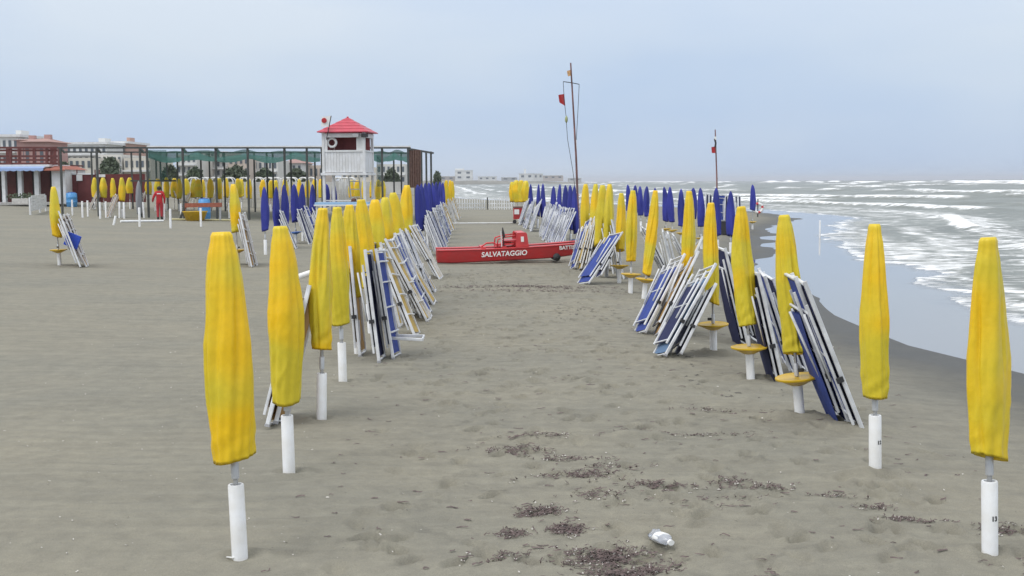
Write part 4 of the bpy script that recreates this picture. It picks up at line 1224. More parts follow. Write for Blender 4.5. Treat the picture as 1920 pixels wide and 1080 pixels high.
def net_sheet(px0, px1, seed, m, name):
    """netting slung over the beams: sags between them"""
    nu, nv = 48, 18; mb = MB(); vs_, fs = [], []
    for i in range(nu + 1):
        for j in range(nv + 1):
            u, v = i / nu, j / nv
            Y = PY0 + .1 + (PY1 - PY0 - .2) * v
            top = at(px0 + (px1 - px0) * u, 277 + 6 * v, Y)
            sag = .30 * math.sin(math.pi * ((u * 3.5) % 1)) * (0.35 + 0.65 * v) + .75 * math.sin(math.pi * v) * .6 + .05 * math.sin(u * 31 + v * 9 + seed)
            vs_.append(Vector((top.x, Y, top.z - sag - .12)) - pc)
    for i in range(nu):
        for j in range(nv):
            a = i * (nv + 1) + j
            fs.append((a, a + 1, a + nv + 2, a + nv + 1))
    mb.add(vs_, fs); return mb.build(name, m, perg, True)
net_sheet(278, 600, 0, M_NET, 'shade_net'); net_sheet(604, 764, 2, M_NET, 'shade_net')
def hang(px0, px1, Y0, Y1, py0, py1, m, name, waves, amp):
    mb = MB(); n = 40; vs_, fs = [], []
    for s in (0, 1):
        for i in range(n + 1):
            t = i / n; Y = Y0 + (Y1 - Y0) * t; px = px0 + (px1 - px0) * t
            for j in range(4):
                v = j / 3
                p = at(px, py0 + (py1 - py0) * v, Y) - pc
                vs_.append(p + Vector((0, amp * math.sin(t * waves * 6.28 + v) + .012 * s, 0)))
    o = (n + 1) * 4
    for i in range(n):
        for j in range(3):
            a = i * 4 + j
            fs.append((a, a + 4, a + 5, a + 1)); fs.append((o + a, o + a + 1, o + a + 5, o + a + 4))
    mb.add(vs_, fs); return mb.build(name, m, perg, True)
hang(766, 789, PY0 + .2, PY0 + 2.2, 281, 352, M_CURT, 'curtain', 7, .10)
hang(276, 312, PY0 + .2, PY1 - 2, 281, 340, M_NETL, 'side_net', 3, .15)
hang(706, 716, PY0 + 3, PY0 + 5, 290, 350, M_NETL, 'side_net', 3, .12)

# ================================================================== BEACH CABINS AND TERRACE, FAR LEFT
CYB = 84.0
cab0 = row_point(60, CYB)
cz = cab0.z
cab = empty('beach_cabins', cab0, 'white beach cabins with red-brown doors and a blue scalloped awning', 'cabins')
def cw(px, py, Y=CYB): return at(px, py, Y) - cab0
def slab(root, name, m, px0, py0, px1, py1, Y, depth, conv=cw):
    a, b = conv(px0, py0, Y), conv(px1, py1, Y)
    return MB().box(((a.x + b.x) / 2, a.y + depth / 2, (a.z + b.z) / 2), (abs(b.x - a.x), depth, abs(a.z - b.z))).build(name, m, root)
slab(cab, 'rear_wall', M_WOODD, -40, 316, 97, 383, CYB + 1.0, 3)
for x0, x1 in ((2, 11), (32, 42), (63, 74), (-26, -16)):
    slab(cab, 'pillar', M_WPAINT, x0, 316, x1, 382, CYB, .35)
for x0, x1 in ((-15, 1), (12, 31), (43, 62), (75, 95)):
    d_ = slab(cab, 'door', M_WOODR, x0, 318, x1, 380, CYB + .9, .08)
slab(cab, 'side_block', M_WPAINT, 96, 317, 124, 382, CYB - .3, 4)
a = cw(90, 311); b = cw(129, 318)
MB().add([(a.x, -.8, b.z), (b.x, -.8, b.z), (b.x, 3.8, b.z), (a.x, 3.8, b.z), (a.x + .1, .6, a.z), (b.x - .5, .6, a.z), (b.x - .5, 3, a.z), (a.x + .1, 3, a.z), (a.x, -.8, b.z - .08), (b.x, -.8, b.z - .08)],
         [(0, 1, 5, 4), (1, 2, 6, 5), (2, 3, 7, 6), (3, 0, 4, 7), (4, 5, 6, 7), (8, 9, 1, 0)]).build('tile_roof', mat('terracotta', (.36, .12, .08), .8, var=.3, vscale=4), cab)
slab(cab, 'roof_slab', M_WPAINT, -40, 309, 92, 312.5, CYB - .4, 4)
mb = MB(); n = 60; vs_, fs = [], []
x0_, x1_ = cw(4, 314).x, cw(90, 314).x; zt_ = cw(4, 312.5).z
for i in range(n + 1):
    t = i / n; x = x0_ + (x1_ - x0_) * t
    dz = .27 + .06 * abs(math.sin(t * math.pi * 7))
    vs_ += [(x, -.42, zt_), (x, -.85, zt_ - .12), (x, -.88, zt_ - dz)]
fs = [(i * 3 + j, (i + 1) * 3 + j, (i + 1) * 3 + j + 1, i * 3 + j + 1) for i in range(n) for j in range(2)]
mb.add(vs_, fs).build('awning', mat('blue_awning', (.28, .38, .60), .8), cab)
slab(cab, 'plinth', mat('concrete', (.45, .44, .42), .9, var=.2), -40, 380, 100, 384, CYB - 1.2, 2.2)
# terrace above: railing of red-brown timber
ter = empty('roof_terrace', cab0 + cw(0, 309), 'red-brown timber terrace railing above the white cabins', 'terrace')
t0_ = cab0 + cw(0, 309)
def tw(px, py, Y): return at(px, py, Y) - t0_
for i, px in enumerate((-20, -4, 14, 20, 37, 64, 88, 97, 103, 112)):
    a, b = tw(px, 276, CYB + .3 + (i % 3)), tw(px, 311, CYB + .3 + (i % 3))
    MB().bar(b, a, .16, .16).build('terrace_post', M_WOODR, ter)
for py, Y in ((277, .2), (282, .5), (293, .35), (300, .35), (307, .35)):
    MB().bar(tw(-40, py, CYB + Y), tw(108, py, CYB + Y), .1, .14).build('rail', M_WOODR, ter)
slab(ter, 'deck', M_WOODR, -40, 309, 110, 311, CYB + 3.2, 5, tw)
# red-brown wall right of the cabins
wl0 = row_point(200, CYB + 1)
wallo = empty('boundary_wall', wl0, 'low red-brown boundary wall with white capping beside the cabins', 'wall')
cv = lambda px, py, Y: at(px, py, Y) - wl0
slab(wallo, 'wall_panel', mat('oxblood_paint', (.14, .03, .03), .8, var=.2, vscale=2), 126, 327, 272, 379, CYB + 1, .25, cv)
slab(wallo, 'capping', M_WPAINT, 126, 325, 178, 327.3, CYB + .95, .35, cv)
slab(wallo, 'notice_board', M_WPAINT, 143, 328, 154, 339, CYB + .85, .08, cv)
slab(wallo, 'name_board', M_WPAINT, 180, 327, 197, 332, CYB + .85, .08, cv)
for px in (144, 178, 186):
    slab(wallo, 'pilaster', M_WOODR, px - 1, 318, px + 2, 378, CYB + .9, .15, cv)
# planter
pl0 = on_ground(38, 383); pl0.y = CYB - 2
pl0 = row_point(38, CYB - 2.5)
pl = empty('planter', pl0, 'white concrete planter with low green shrubs before the cabin doors', 'planter')
slab(pl, 'trough', mat('pale_concrete', (.6, .58, .55), .9, var=.15), 22, 372, 53, 382, CYB - 2.5, .5, lambda px, py, Y: at(px, py, Y) - pl0)

def foliage(name, parent, center, radii, n, size, m, seed):
    rg = np.random.default_rng(seed)
    p = rg.normal(size=(n, 3)); p /= np.linalg.norm(p, axis=1)[:, None]
    p *= (rg.random((n, 1)) ** .4)
    lump = 0.75 + .5 * fbm(p[:, 0] * 3 + seed, p[:, 2] * 3 + p[:, 1], seed, 3)
    p = p * lump[:, None] * np.array(radii) + np.array(center)
    a = rg.normal(size=(n, 3)); a /= np.linalg.norm(a, axis=1)[:, None]
    b = rg.normal(size=(n, 3)); b -= a * (a * b).sum(1)[:, None]; b /= np.linalg.norm(b, axis=1)[:, None]
    sz = size * (.6 + .8 * rg.random((n, 1)))
    co = np.stack([p - a * sz, p + b * sz * .45, p + a * sz, p - b * sz * .45], 1).reshape(-1, 3).astype(np.float32)
    q = np.arange(4 * n).reshape(-1, 4)
    me = np_mesh(name, co, q, False); me.materials.append(m)
    return link(name, me, parent)
M_LEAF = mat('dark_leaves', (.085, .115, .07), .8, color2=(.13, .16, .10), vscale=.8)
M_LEAF2 = mat('grey_green_leaves', (.08, .10, .065), .8, color2=(.11, .135, .085), vscale=.8)
M_BARK = mat('bark', (.10, .08, .06), .9)
p_ = at(38, 369, CYB - 2.4) - pl0
foliage('shrub', pl, (p_.x, .3, p_.z), (1.1, .3, .25), 260, .09, M_LEAF, 3)
def tree(px, py_top, py_base, Y, wpx, label, seed, m=None):
    top = at(px, py_top, Y); g0 = ground(top.x, Y)
    root = empty('tree', (top.x, Y, g0), label, 'tree', 'trees behind the pergola')
    H = top.z - g0; rw = wpx / FPX * Y / 2
    lo = max(0.5, H * .25)
    mb = MB(); mb.tube([(0, 0, -.2), (.05, 0, H * .35), (.1, .05, H * .7)], [.14, .11, .05], 7)
    for k in range(4):
        a = k * 1.6 + seed
        mb.tube([(.05, 0, H * .35), (math.cos(a) * rw * .5, math.sin(a) * rw * .4, H * .65)], [.07, .03], 5)
    mb.build('trunk', M_BARK, root)
    foliage('crown', root, (0, 0, (H + lo) / 2), (rw, rw * .8, (H - lo) / 2 * 1.05), 1500, .16 + .0009 * Y, m or M_LEAF, seed)

# ================================================================== TOWN BEHIND AND FAR HEADLAND
WIN = {}
def pane(w, h):
    k = (round(w, 2), round(h, 2))
    if k not in WIN:
        WIN[k] = MB().box((0, 0, 0), (w, .16, h)).mesh('window', mat('far_window', (.10, .12, .14), .3))
    return WIN[k]
def building(px0, px1, py_top, Y, floors, cols, color, label, depth=10, balcony=False, roof=None, base_py=None, name='building', rot=0, wfrac=(.45, .5)):
    a, b = at(px0, py_top, Y), at(px1, py_top, Y)
    cx = (a.x + b.x) / 2; W = b.x - a.x
    g0 = min(ground(cx, Y), 1.2) - .3
    H = a.z - g0
    root = empty(name, (cx, Y + depth / 2, g0), label, 'building', 'buildings of the town')
    if rot: root.rotation_euler = (0, 0, R(rot))
    mw = mat('wall_%d_%d_%d' % tuple(int(c * 100) for c in color), color, .85, var=.10, vscale=.25)
    MB().box((0, 0, H / 2), (W, depth, H)).build('wall', mw, root)
    fh = H / floors; cwid = W / cols
    for f in range(floors):
        for c in range(cols):
            o = link('window', pane(cwid * wfrac[0], fh * wfrac[1]), root)
            o.location = (-W / 2 + (c + .5) * cwid, -depth / 2, (f + .52) * fh)
        if balcony and f > 0:
            MB().box((0, -depth / 2 - .5, f * fh), (W * .96, 1.0, .22)).build('balcony', M_WPAINT, root)
    if roof == 'flat':
        MB().box((0, 0, H + .15), (W + .7, depth + .7, .3)).build('roof', M_WPAINT, root)
        MB().box((W * .2, 0, H + .6), (W * .14, 2.5, .7)).build('roof_room', mw, root)
    elif roof == 'hip':
        e, t = .5, H + min(W, depth) * .22
        v = [(-W / 2 - e, -depth / 2 - e, H), (W / 2 + e, -depth / 2 - e, H), (W / 2 + e, depth / 2 + e, H), (-W / 2 - e, depth / 2 + e, H), (-W * .12, 0, t), (W * .12, 0, t)]
        MB().add(v, [(0, 1, 5, 4), (1, 2, 5), (2, 3, 4, 5), (3, 0, 4), (3, 2, 1, 0)]).build('roof', mat('clay_tiles', (.36, .22, .19), .85, var=.2, vscale=.8), root)
        MB().box((W * .12, 0, t - .1), (.7, .7, 1.0)).build('chimney', mw, root)
    return root
W1, W2, W3, PK, OC = (.68, .68, .66), (.60, .59, .55), (.62, .58, .50), (.50, .31, .28), (.55, .47, .40)
building(-40, 34, 257, 150, 4, 7, W1, 'white flat-roofed apartment block at the far left edge', balcony=True, roof='flat')
building(44, 84, 266, 138, 2, 3, PK, 'pink house with a brown hipped roof above the cabins', depth=7, roof='hip')
building(31, 50, 263, 145, 2, 2, PK, 'narrow pink house adjoining the hipped pink one', depth=6, roof='hip')
building(112, 200, 271, 165, 5, 8, W1, 'long white apartment block with balconies behind the bare pergola frame', balcony=True, roof='flat')
building(198, 236, 269, 172, 4, 4, (.5, .32, .26), 'salmon-topped block at the right end of the white apartments', roof='flat')
building(128, 172, 296, 140, 3, 4, W3, 'cream low house in front of the long white apartments', roof=None)
building(182, 228, 290, 150, 4, 5, W2, 'grey-white house between the bare pergola posts', balcony=True)
building(232, 282, 296, 150, 3, 5, W3, 'cream house with balconies at the left end of the netting', balcony=True)
building(330, 368, 290, 170, 4, 4, W2, 'pale block seen between the first net-hung pergola posts', balcony=True)
building(372, 424, 284, 180, 5, 5, W1, 'tall white block seen below the middle of the netting', balcony=True)
building(428, 466, 294, 175, 4, 4, OC, 'ochre block seen right of the tall white one', balcony=False)
building(474, 520, 300, 180, 3, 5, W2, 'grey block left of the lookout tower, wider of two', balcony=True)
building(526, 566, 306, 190, 3, 4, W1, 'low white house left of the lookout tower, narrower of two', roof='hip')
building(570, 606, 310, 195, 2, 4, OC, 'low ochre house directly behind the tower\'s left posts')
building(706, 760, 308, 200, 3, 6, W2, 'pale house right of the tower seen through the pergola', balcony=True)
building(640, 704, 314, 215, 2, 6, W3, 'cream low house seen between the tower posts')
for i, (px, pt, Y, w, lab) in enumerate([(205, 296, 135, 34, 'grey green tree before the grey-white house, left of the netting'), (318, 312, 130, 28, 'dark tree just right of the side netting'),
        (365, 316, 120, 30, 'low round tree below the tall white block'), (442, 312, 125, 50, 'broad grey-green tree below the netting middle'), (497, 316, 130, 34, 'round tree left of the blue parasols\' tops'),
        (556, 318, 135, 40, 'low dark tree left of the lookout tower'), (120, 305, 120, 18, 'small tree at the left end of the bare frame'), (735, 318, 150, 30, 'low tree right of the tower behind the pergola'), (820, 322, 230, 12, 'small dark tree right of the pergola end')]):
    tree(px, pt, 350, Y, w, lab, 40 + i, M_LEAF2 if i % 2 else M_LEAF)
# low promenade wall behind the back row
pw0 = row_point(450, 112)
pw = empty('promenade_wall', pw0, 'long low pale promenade wall behind the back-row parasols', 'wall')
cpw = lambda px, py, Y: at(px, py, Y) - pw0
for i in range(14):
    slab(pw, 'wall_panel', mat('pale_render', (.5, .49, .46), .9, var=.2, vscale=.6), 240 + i * 40, 341, 279.6 + i * 40, 364, 112, .3, cpw)

# far headland across the bay
HY = 1250.0
mb = MB(); n = 60; vs_, fs = [], []
xa, xb = at(790, 338, HY).x, at(1150, 338, HY).x
for i in range(n + 1):
    t = i / n; x = xa - 300 + (xb - xa + 300) * t
    h = 3.0 * (1 - sstep(.75, 1.0, t)) + 2.2 * float(fbm(np.array([t * 22]), np.array([2.0]), 9, 3)[0]) * (1 - sstep(.85, 1, t))
    vs_ += [(x, HY - 25, ZW - 1), (x, HY, ZW + float(h)), (x, HY + 160, ZW + float(h) * 1.1), (x, HY + 260, ZW - 1)]
fs = [(i * 4 + j, (i + 1) * 4 + j, (i + 1) * 4 + j + 1, i * 4 + j + 1) for i in range(n) for j in range(3)]
mb.add(vs_, fs)
tag(mb.build('headland', mat('far_scrub', (.16, .16, .14), .95, color2=(.24, .23, .2), vscale=.05), None, True), kind='structure')
def far_building(px0, px1, py0, py1, color, label, parts=()):
    a, b = at(px0, py0, HY + 5), at(px1, py1, HY + 5)
    root = empty('far_building', ((a.x + b.x) / 2, HY + 12, b.z), label, 'building', 'buildings on the headland')
    H = a.z - b.z; W = b.x - a.x
    m = mat('wall_%d_%d_%d' % tuple(int(c * 100) for c in color), color, .85, var=.10, vscale=.25)
    MB().box((0, 0, H / 2 - 1), (W, 14, H + 2)).build('wall', m, root)
    nc = max(2, int(W / 6)); nf = max(1, int(H / 4.2))
    for f in range(nf):
        for c in range(nc):
            o = link('window', pane(W / nc * .4, H / nf * .4), root); o.location = (-W / 2 + (c + .5) * W / nc, -7.05, (f + .55) * H / nf)
    MB().box((0, 0, H + .2), (W + .8, 14.8, .4)).build('roof', M_WPAINT, root)
    for (u0, u1, hh) in parts:
        MB().box((W * (u0 + u1) / 2 - W / 2, 2, H + hh / 2), (W * (u1 - u0), 8, hh)).build('roof_room', m, root)
far_building(853, 886, 320, 337, W1, 'white blocky building with stepped roof, tallest on the headland', ((.0, .5, 2.2),))
far_building(824, 853, 331, 338, (.4, .36, .33), 'low brownish building left of the tall white one on the headland')
far_building(896, 931, 331.5, 338, W1, 'long low white shed right of the tall white building')
far_building(973, 1000, 326, 336, W1, 'white building with a small turret in the headland\'s right half', ((.35, .5, 5),))
far_building(1000, 1018, 326, 336, (.62, .62, .6), 'plain white block touching the turreted building')
far_building(1018, 1056, 329.5, 336, (.5, .45, .42), 'long low brownish building at the headland\'s right end')
far_building(940, 970, 333, 338, (.42, .42, .42), 'low grey building in the gap of the headland')
far_building(1066, 1090, 334.5, 338.5, (.5, .5, .5), 'faint tiny building beyond the headland\'s right end')

# ================================================================== WHITE FENCES
def picket_fence(P, Q, label, nP, h, group=None):
    root = empty('picket_fence', P, label, 'fence', group)
    d = Q - P
    for i in range(nP):
        c = P + d * ((i + .5) / nP); z = ground(c.x, c.y)
        hh = h * (1 + .18 * math.sin(math.pi * (i + .5) / nP))
        o = c - P
        MB().add([(o.x - .045, o.y, z - P.z - .1), (o.x + .045, o.y, z - P.z - .1), (o.x + .045, o.y, z - P.z + hh - .07), (o.x, o.y, z - P.z + hh), (o.x - .045, o.y, z - P.z + hh - .07),
                  (o.x - .045, o.y + .03, z - P.z - .1), (o.x + .045, o.y + .03, z - P.z - .1), (o.x + .045, o.y + .03, z - P.z + hh - .07), (o.x, o.y + .03, z - P.z + hh), (o.x - .045, o.y + .03, z - P.z + hh - .07)],
                 [(0, 1, 2, 3, 4), (9, 8, 7, 6, 5)] + [(i, i + 5, (i + 1) % 5 + 5, (i + 1) % 5) for i in range(5)]).build('picket', M_WPAINT, root)
    for zz in (.22, .58):
        MB().bar(Vector((0, .045, zz * h)), d + Vector((0, .045, zz * h)), .035, .08).build('rail', M_WPAINT, root)
a, b, c, d_ = on_ground(850, 393), on_ground(911, 393), on_ground(916, 393), on_ground(966, 393)
picket_fence(a, b, 'white picket fence panel across the aisle\'s end, left of two', 13, .88, 'picket fences at the end of the aisle')
picket_fence(c, d_, 'white picket fence panel across the aisle\'s end, right of two', 11, .88, 'picket fences at the end of the aisle')
gp = on_ground(914, 393)
tag(MB().box((gp.x, gp.y, gp.z + .5), (.1, .1, 1.1)).build('gate_post', M_WOODD), 'single dark post between the two white picket fence panels', 'post')
# white board panels before the cabins
bp0, bp1 = on_ground(57, 403), on_ground(86, 396)
brd = empty('board_fence', bp0, 'white boarded screen panel on posts before the cabins', 'fence')
dv = bp1 - bp0
for k, t in enumerate((0, .6, 1.0)):
    q = dv * t
    MB().box((q.x, q.y, q.z + .45), (.09, .09, 1.0), None).build('post', M_WPAINT, brd)
for i in range(5):
    z = .28 + i * .17
    MB().bar(Vector((.1, -.06, z)), dv + Vector((0, -.06, z)), .03, .155).build('board', M_WPAINT, brd)

# ================================================================== LOOSE WHITE POSTS AND POLES
STUB = auto_sharp(MB().lathe([(.05, -.1), (.05, .85), (.046, .865), (.036, .865)], 14).mesh('sleeve_post', M_PVC, True))
stubs = [(136, 404, 0), (155, 408, 0), (165, 406, 0), (188, 410, 0), (199, 408, 0), (224, 409, 2), (233, 410, 0), (262, 425, 0), (270, 409, -2), (308, 412, 0), (320, 428, 0), (377, 425, 0), (213, 422, 14), (118, 404, 0), (340, 412, 0), (430, 409, 0)]
stubs.sort()
for i, (px, py, lean) in enumerate(stubs, 1):
    P = on_ground(px, py)
    o = link('sleeve_post', STUB, None, Matrix.Translation(P) @ Matrix.Rotation(R(lean), 4, 'Y'))
    if lean == 14: o.scale.z = .5
    tag(o, f'empty white parasol sleeve post near the cabins and pergola, {ordw(i)} from the left' + (', tilted' if lean == 14 else ''), 'post', 'empty white sleeve posts')
P = on_ground(1537, 450)
tag(link('sleeve_post', STUB, None, Matrix.Translation(P) @ Matrix.Diagonal((.8, .8, 1.05, 1))), 'white post standing alone in the wet sand by the sea', 'post')
def pole_obj(name, p, q, r, label, m=M_PVC):
    o = MB().tube([Vector((0, 0, 0)), q - p], r, 10).build(name, m, None, True); o.location = p
    auto_sharp(o.data)
    return tag(o, label, 'pole')
Y3 = on_ground(603, 787).y
pole_obj('white_pole', at(545, 524, Y3 + 8), at(600, 506, Y3 + 8.3), .05, 'white pole slanting between the second and third left parasols')
p, q = on_ground(226, 417), on_ground(306, 416); p.z += .05; q.z += .05
pole_obj('white_pole', p, q, .055, 'long white pole lying on the sand left of the person in red')
p, q = on_ground(322, 413), on_ground(462, 415); p.z += .05; q.z += .05
pole_obj('white_pole', p, q, .045, 'pale pole lying along the foot of the pergola', mat('pale_yellow_pole', (.6, .55, .3), .6))
p, q = on_ground(838, 420), on_ground(968, 419); p.z += .04; q.z += .04
pole_obj('white_pole', p, q, .03, 'thin white pole lying across the far end of the aisle')

# ================================================================== RED BIN, LIFE RING, DARK CRATE
P = on_ground(973, 419)
bn = empty('red_bin', P, 'red box cart with a white notice at the far right of the aisle', 'bin')
s = P.y / FPX
MB().box((0, 0, 30 * s * .62), (21 * s, .6, 26 * s * .8), None, .03).build('body', M_RED, bn)
MB().box((0, 0, 30 * s + .02), (22.5 * s, .65, .06), None, .03).build('lid', M_WOODR, bn)
MB().box((-4 * s, -.31, 22 * s), (9 * s, .012, 9 * s), None).build('notice', M_LETTER, bn)
for sx in (-8, 8):
    MB().tube([(sx * s, -.25, .11), (sx * s, .25, .11)], .11, 12).build('wheel', M_DARK, bn)
P = on_ground(1421, 407)
lr = empty('life_ring', P, 'white and red life ring on a stand beside the lone blue parasol', 'life ring')
r0 = ring_mesh(.30, .085, 24, 8)
for i in range(len(r0.f)):
    r0.mi[i] = 1 if (i // 8) % 6 < 2 else 0
o = r0.build('ring', [M_LETTER, M_REDL], lr, True); o.location = (0, -.06, .62)
MB().bar((0, .05, -.1), (0, .05, 1.25), .07, .05).build('stand', M_WOODD, lr)
P = on_ground(1356, 440)
cr_ = empty('dark_crate', P, 'dark plastic crate by the upright loungers near the sea', 'crate')
MB().box((0, 0, .32), (.85, .6, .6), None, .03).build('body', M_DARK, cr_)
MB().box((0, 0, .64), (.92, .66, .05), None, .03).build('rim', mat('grey_plastic', (.12, .12, .13), .6), cr_)

# ================================================================== THINGS UNDER THE PERGOLA AND BY THE CABINS
def barrel(px, py, h, r, m, label):
    P = on_ground(px, py)
    root = empty('barrel', P, label, 'barrel')
    MB().lathe([(r * .85, 0), (r * .95, .04), (r, h * .33), (r * 1.03, h * .35), (r, h * .37), (r, h * .66), (r * 1.03, h * .68), (r, h * .70), (r * .95, h * .97), (r * .8, h)], 18).build('body', m, root, True)
    MB().lathe([(r * .7, h), (r * .7, h + .03), (r * .2, h + .05)], 14).build('lid', M_TABLEB, root, True)
barrel(384, 412, 1.1, .32, mat('light_blue_plastic', (.08, .30, .62), .4), 'light blue plastic barrel under the red-brown beam by the pergola')
barrel(135, 388, .95, .36, mat('light_blue_plastic', (.08, .30, .62), .4), 'blue barrel on a blue stand against the red-brown wall')
P = on_ground(380, 414)
fr = empty('play_frame', P, 'red-brown beam frame with a bent dark hoop before the pergola', 'frame')
q = lambda x, y, dy=0: at(x, y, P.y + dy) - P
MB().bar(q(347, 385), q(416, 384), .16, .22).build('beam', mat('brick_red_paint', (.32, .10, .06), .7, var=.2), fr)
MB().tube([q(352, 414), q(346, 404), q(346, 392), q(352, 384)], .05, 8).build('hoop', M_WOODR, fr, True)
MB().bar(q(337, 413), q(350, 378), .12, .1).build('strut', M_WOODD, fr)
MB().bar(q(413, 413), q(413, 384), .08, .08).build('leg', M_STEEL, fr)
P2 = on_ground(366, 414)
tb = MB().lathe([(.36, 0), (.46, .02), (.62, .45), (.66, .47), (.66, .50), (.60, .50), (.42, .06), (.1, .05)], 22).build('tub', M_TABLE, None, True); tb.location = P2
tag(tb, 'round yellow plastic tub on the sand under the red-brown beam', 'tub')
# covered white table / grey cloth hanging on a post
P = on_ground(262, 410)
gc = empty('wrapped_parasol', P, 'closed parasol wrapped in plain grey cloth left of the person in red', 'parasol')
mm = cover_mesh(1.75, 777, False, False, .2); mm.materials.clear(); mm.materials.append(mat('grey_cloth', (.26, .27, .28), .8))
link('cover', mm, gc, Matrix.Translation((0, 0, .25))); link('sleeve', SLEEVE_T, gc)
# arched white hoods standing among the back row
def hood(px, py, label):
    Y = 92
    P = row_point(px, Y)
    root = empty('arched_frame', P, label, 'frame', 'white arched frames behind the back row')
    zt = at(px, py, Y).z - P.z
    for dy in (0, .9):
        pts = [(-.34, dy, 0), (-.34, dy, zt - .30)] + [(-.34 * math.cos(a), dy, zt - .30 + .30 * math.sin(a)) for a in np.linspace(.2, math.pi - .2, 9)] + [(.34, dy, zt - .30), (.34, dy, 0)]
        MB().tube(pts, .05, 6).build('arch', M_WPAINT, root, True)
    MB().tube([(0, 0, zt), (0, .9, zt)], .04, 6).build('ridge_bar', M_WPAINT, root)
for i, px in enumerate((228, 362, 384, 402, 430, 458, 484, 503, 517, 536, 548, 569, 584, 634, 646, 657), 1):
    hood(px, 333, f'white arched frame behind the back-row yellow parasols, {ordw(i)} from the left')

# ================================================================== PEOPLE
def person(P, H, face, joints, label, jacket, trousers, boots, hair, name='person', skin=(.45, .28, .2)):
    """one skinned body; joints are in units of the standing height, x right, y away, z up"""
    names = list(joints); ed = [('pelvis', 'waist'), ('waist', 'chest'), ('chest', 'neck'), ('neck', 'head'), ('head', 'crown')]
    for s in 'lr':
        ed += [('chest', s + '_sho'), (s + '_sho', s + '_elb'), (s + '_elb', s + '_wri'), (s + '_wri', s + '_hand'), ('pelvis', s + '_hip'), (s + '_hip', s + '_knee'), (s + '_knee', s + '_ank'), (s + '_ank', s + '_toe')]
    rad = dict(pelvis=.085, waist=.08, chest=.095, neck=.036, head=.052, crown=.045, sho=.052, elb=.036, wri=.026, hand=.026, hip=.062, knee=.046, ank=.034, toe=.028)
    me = bpy.data.meshes.new('body')
    me.from_pydata([Vector(joints[k]) * H for k in names], [(names.index(a), names.index(b)) for a, b in ed], [])
    o = bpy.data.objects.new('body', me); COL.objects.link(o)
    sk = o.modifiers.new('skin', 'SKIN'); sk.use_smooth_shade = True
    for i, k in enumerate(names):
        r = rad[k.split('_')[-1]] * H
        me.skin_vertices[0].data[i].radius = (r, r * (.8 if k in ('chest', 'waist', 'pelvis') else 1))
        me.skin_vertices[0].data[i].use_root = (k == 'pelvis')
    ss = o.modifiers.new('sub', 'SUBSURF'); ss.levels = ss.render_levels = 2
    bpy.context.view_layer.update()
    m2 = bpy.data.meshes.new_from_object(o.evaluated_get(bpy.context.evaluated_depsgraph_get()))
    bpy.data.objects.remove(o)
    for m in (jacket, trousers, boots, mat('skin', skin, .6)):
        m2.materials.append(m)
    hipz = joints['pelvis'][2] * H
    hands = [Vector(joints[s + '_hand']) * H for s in 'lr']
    for f in m2.polygons:
        z = f.center.z
        f.material_index = 3 if (z > joints['neck'][2] * H or any((f.center - h).length < .05 * H for h in hands)) else 0 if z > hipz - .03 * H else (1 if z > .09 * H else 2)
    m2.polygons.foreach_set('use_smooth', [True] * len(m2.polygons))
    root = empty(name, P, label, 'person')
    root.rotation_euler = (0, 0, R(face))
    b = link('body', m2, root)
    hd = Vector(joints['crown']) * H
    mb = MB(); mb.lathe([(.058 * H, -.045 * H), (.062 * H, -.01 * H), (.056 * H, .03 * H), (.035 * H, .05 * H), (.005 * H, .056 * H)], 14, hd - Vector((0, .012 * H, .012 * H)))
    mb.build('hair', hair, root, True)
    return root
J = dict(pelvis=(0, 0, .53), waist=(0, 0, .62), chest=(0, .01, .74), neck=(0, .01, .85), head=(0, .02, .91), crown=(0, .02, .95),
         l_sho=(-.10, .01, .80), l_elb=(-.17, -.02, .65), l_wri=(-.20, .05, .55), l_hand=(-.20, .08, .52), r_sho=(.10, .01, .80), r_elb=(.15, -.02, .64), r_wri=(.14, .04, .51), r_hand=(.14, .06, .47),
         l_hip=(-.05, 0, .50), l_knee=(-.055, .02, .28), l_ank=(-.05, -.03, .05), l_toe=(-.055, .06, .02), r_hip=(.05, 0, .50), r_knee=(.05, .03, .28), r_ank=(.05, .02, .05), r_toe=(.055, .10, .02))
M_JK = mat('red_jacket', (.50, .012, .02), .7, var=.2, vscale=8); M_TR = mat('red_trousers', (.42, .03, .04), .75); M_HAIR = mat('dark_hair', (.015, .012, .01), .7)
P = on_ground(300, 412)
per = person(P, 63 / FPX * P.y, 10, J, 'person in a red jacket and trousers and dark boots seen from behind', M_JK, M_TR, M_DARK, M_HAIR)
MB().box((0, -.135, 1.36), (.20, .012, .05)).build('back_print', M_LETTER, per)
P = row_point(653, 47.5)
J2 = dict(J); J2.update(l_elb=(-.15, .08, .66), l_wri=(-.1, .2, .62), l_hand=(-.09, .23, .62), pelvis=(0, 0, .53), chest=(.03, .06, .72), neck=(.04, .09, .82), head=(.05, .12, .87), crown=(.05, .13, .91))
person(P, 1.72, -60, J2, 'person in red bending behind the yellow parasols below the tower', M_JK, M_TR, M_DARK, mat('brown_hair', (.09, .035, .02), .7))

# white and light-blue table by the tower
P = row_point(655, 40)
tabl = empty('beach_table', P, 'pale table with a light blue top in front of the tower posts', 'table')
zt = at(640, 381, 40).z - P.z; hw_ = 50 / FPX * 40
MB().box((-.2, 0, zt), (2 * hw_, .7, .07)).build('top', mat('pale_blue_laminate', (.30, .48, .68), .4), tabl)
MB().box((-.2, 0, zt - .06), (2 * hw_ + .05, .75, .05)).build('top_frame', M_WPAINT, tabl)
for sx in (-1, 1):
    for sy in (-.3, .3):
        MB().box((-.2 + sx * (hw_ - .06), sy, zt / 2 - .05), (.05, .05, zt)).build('leg', M_WPAINT, tabl)
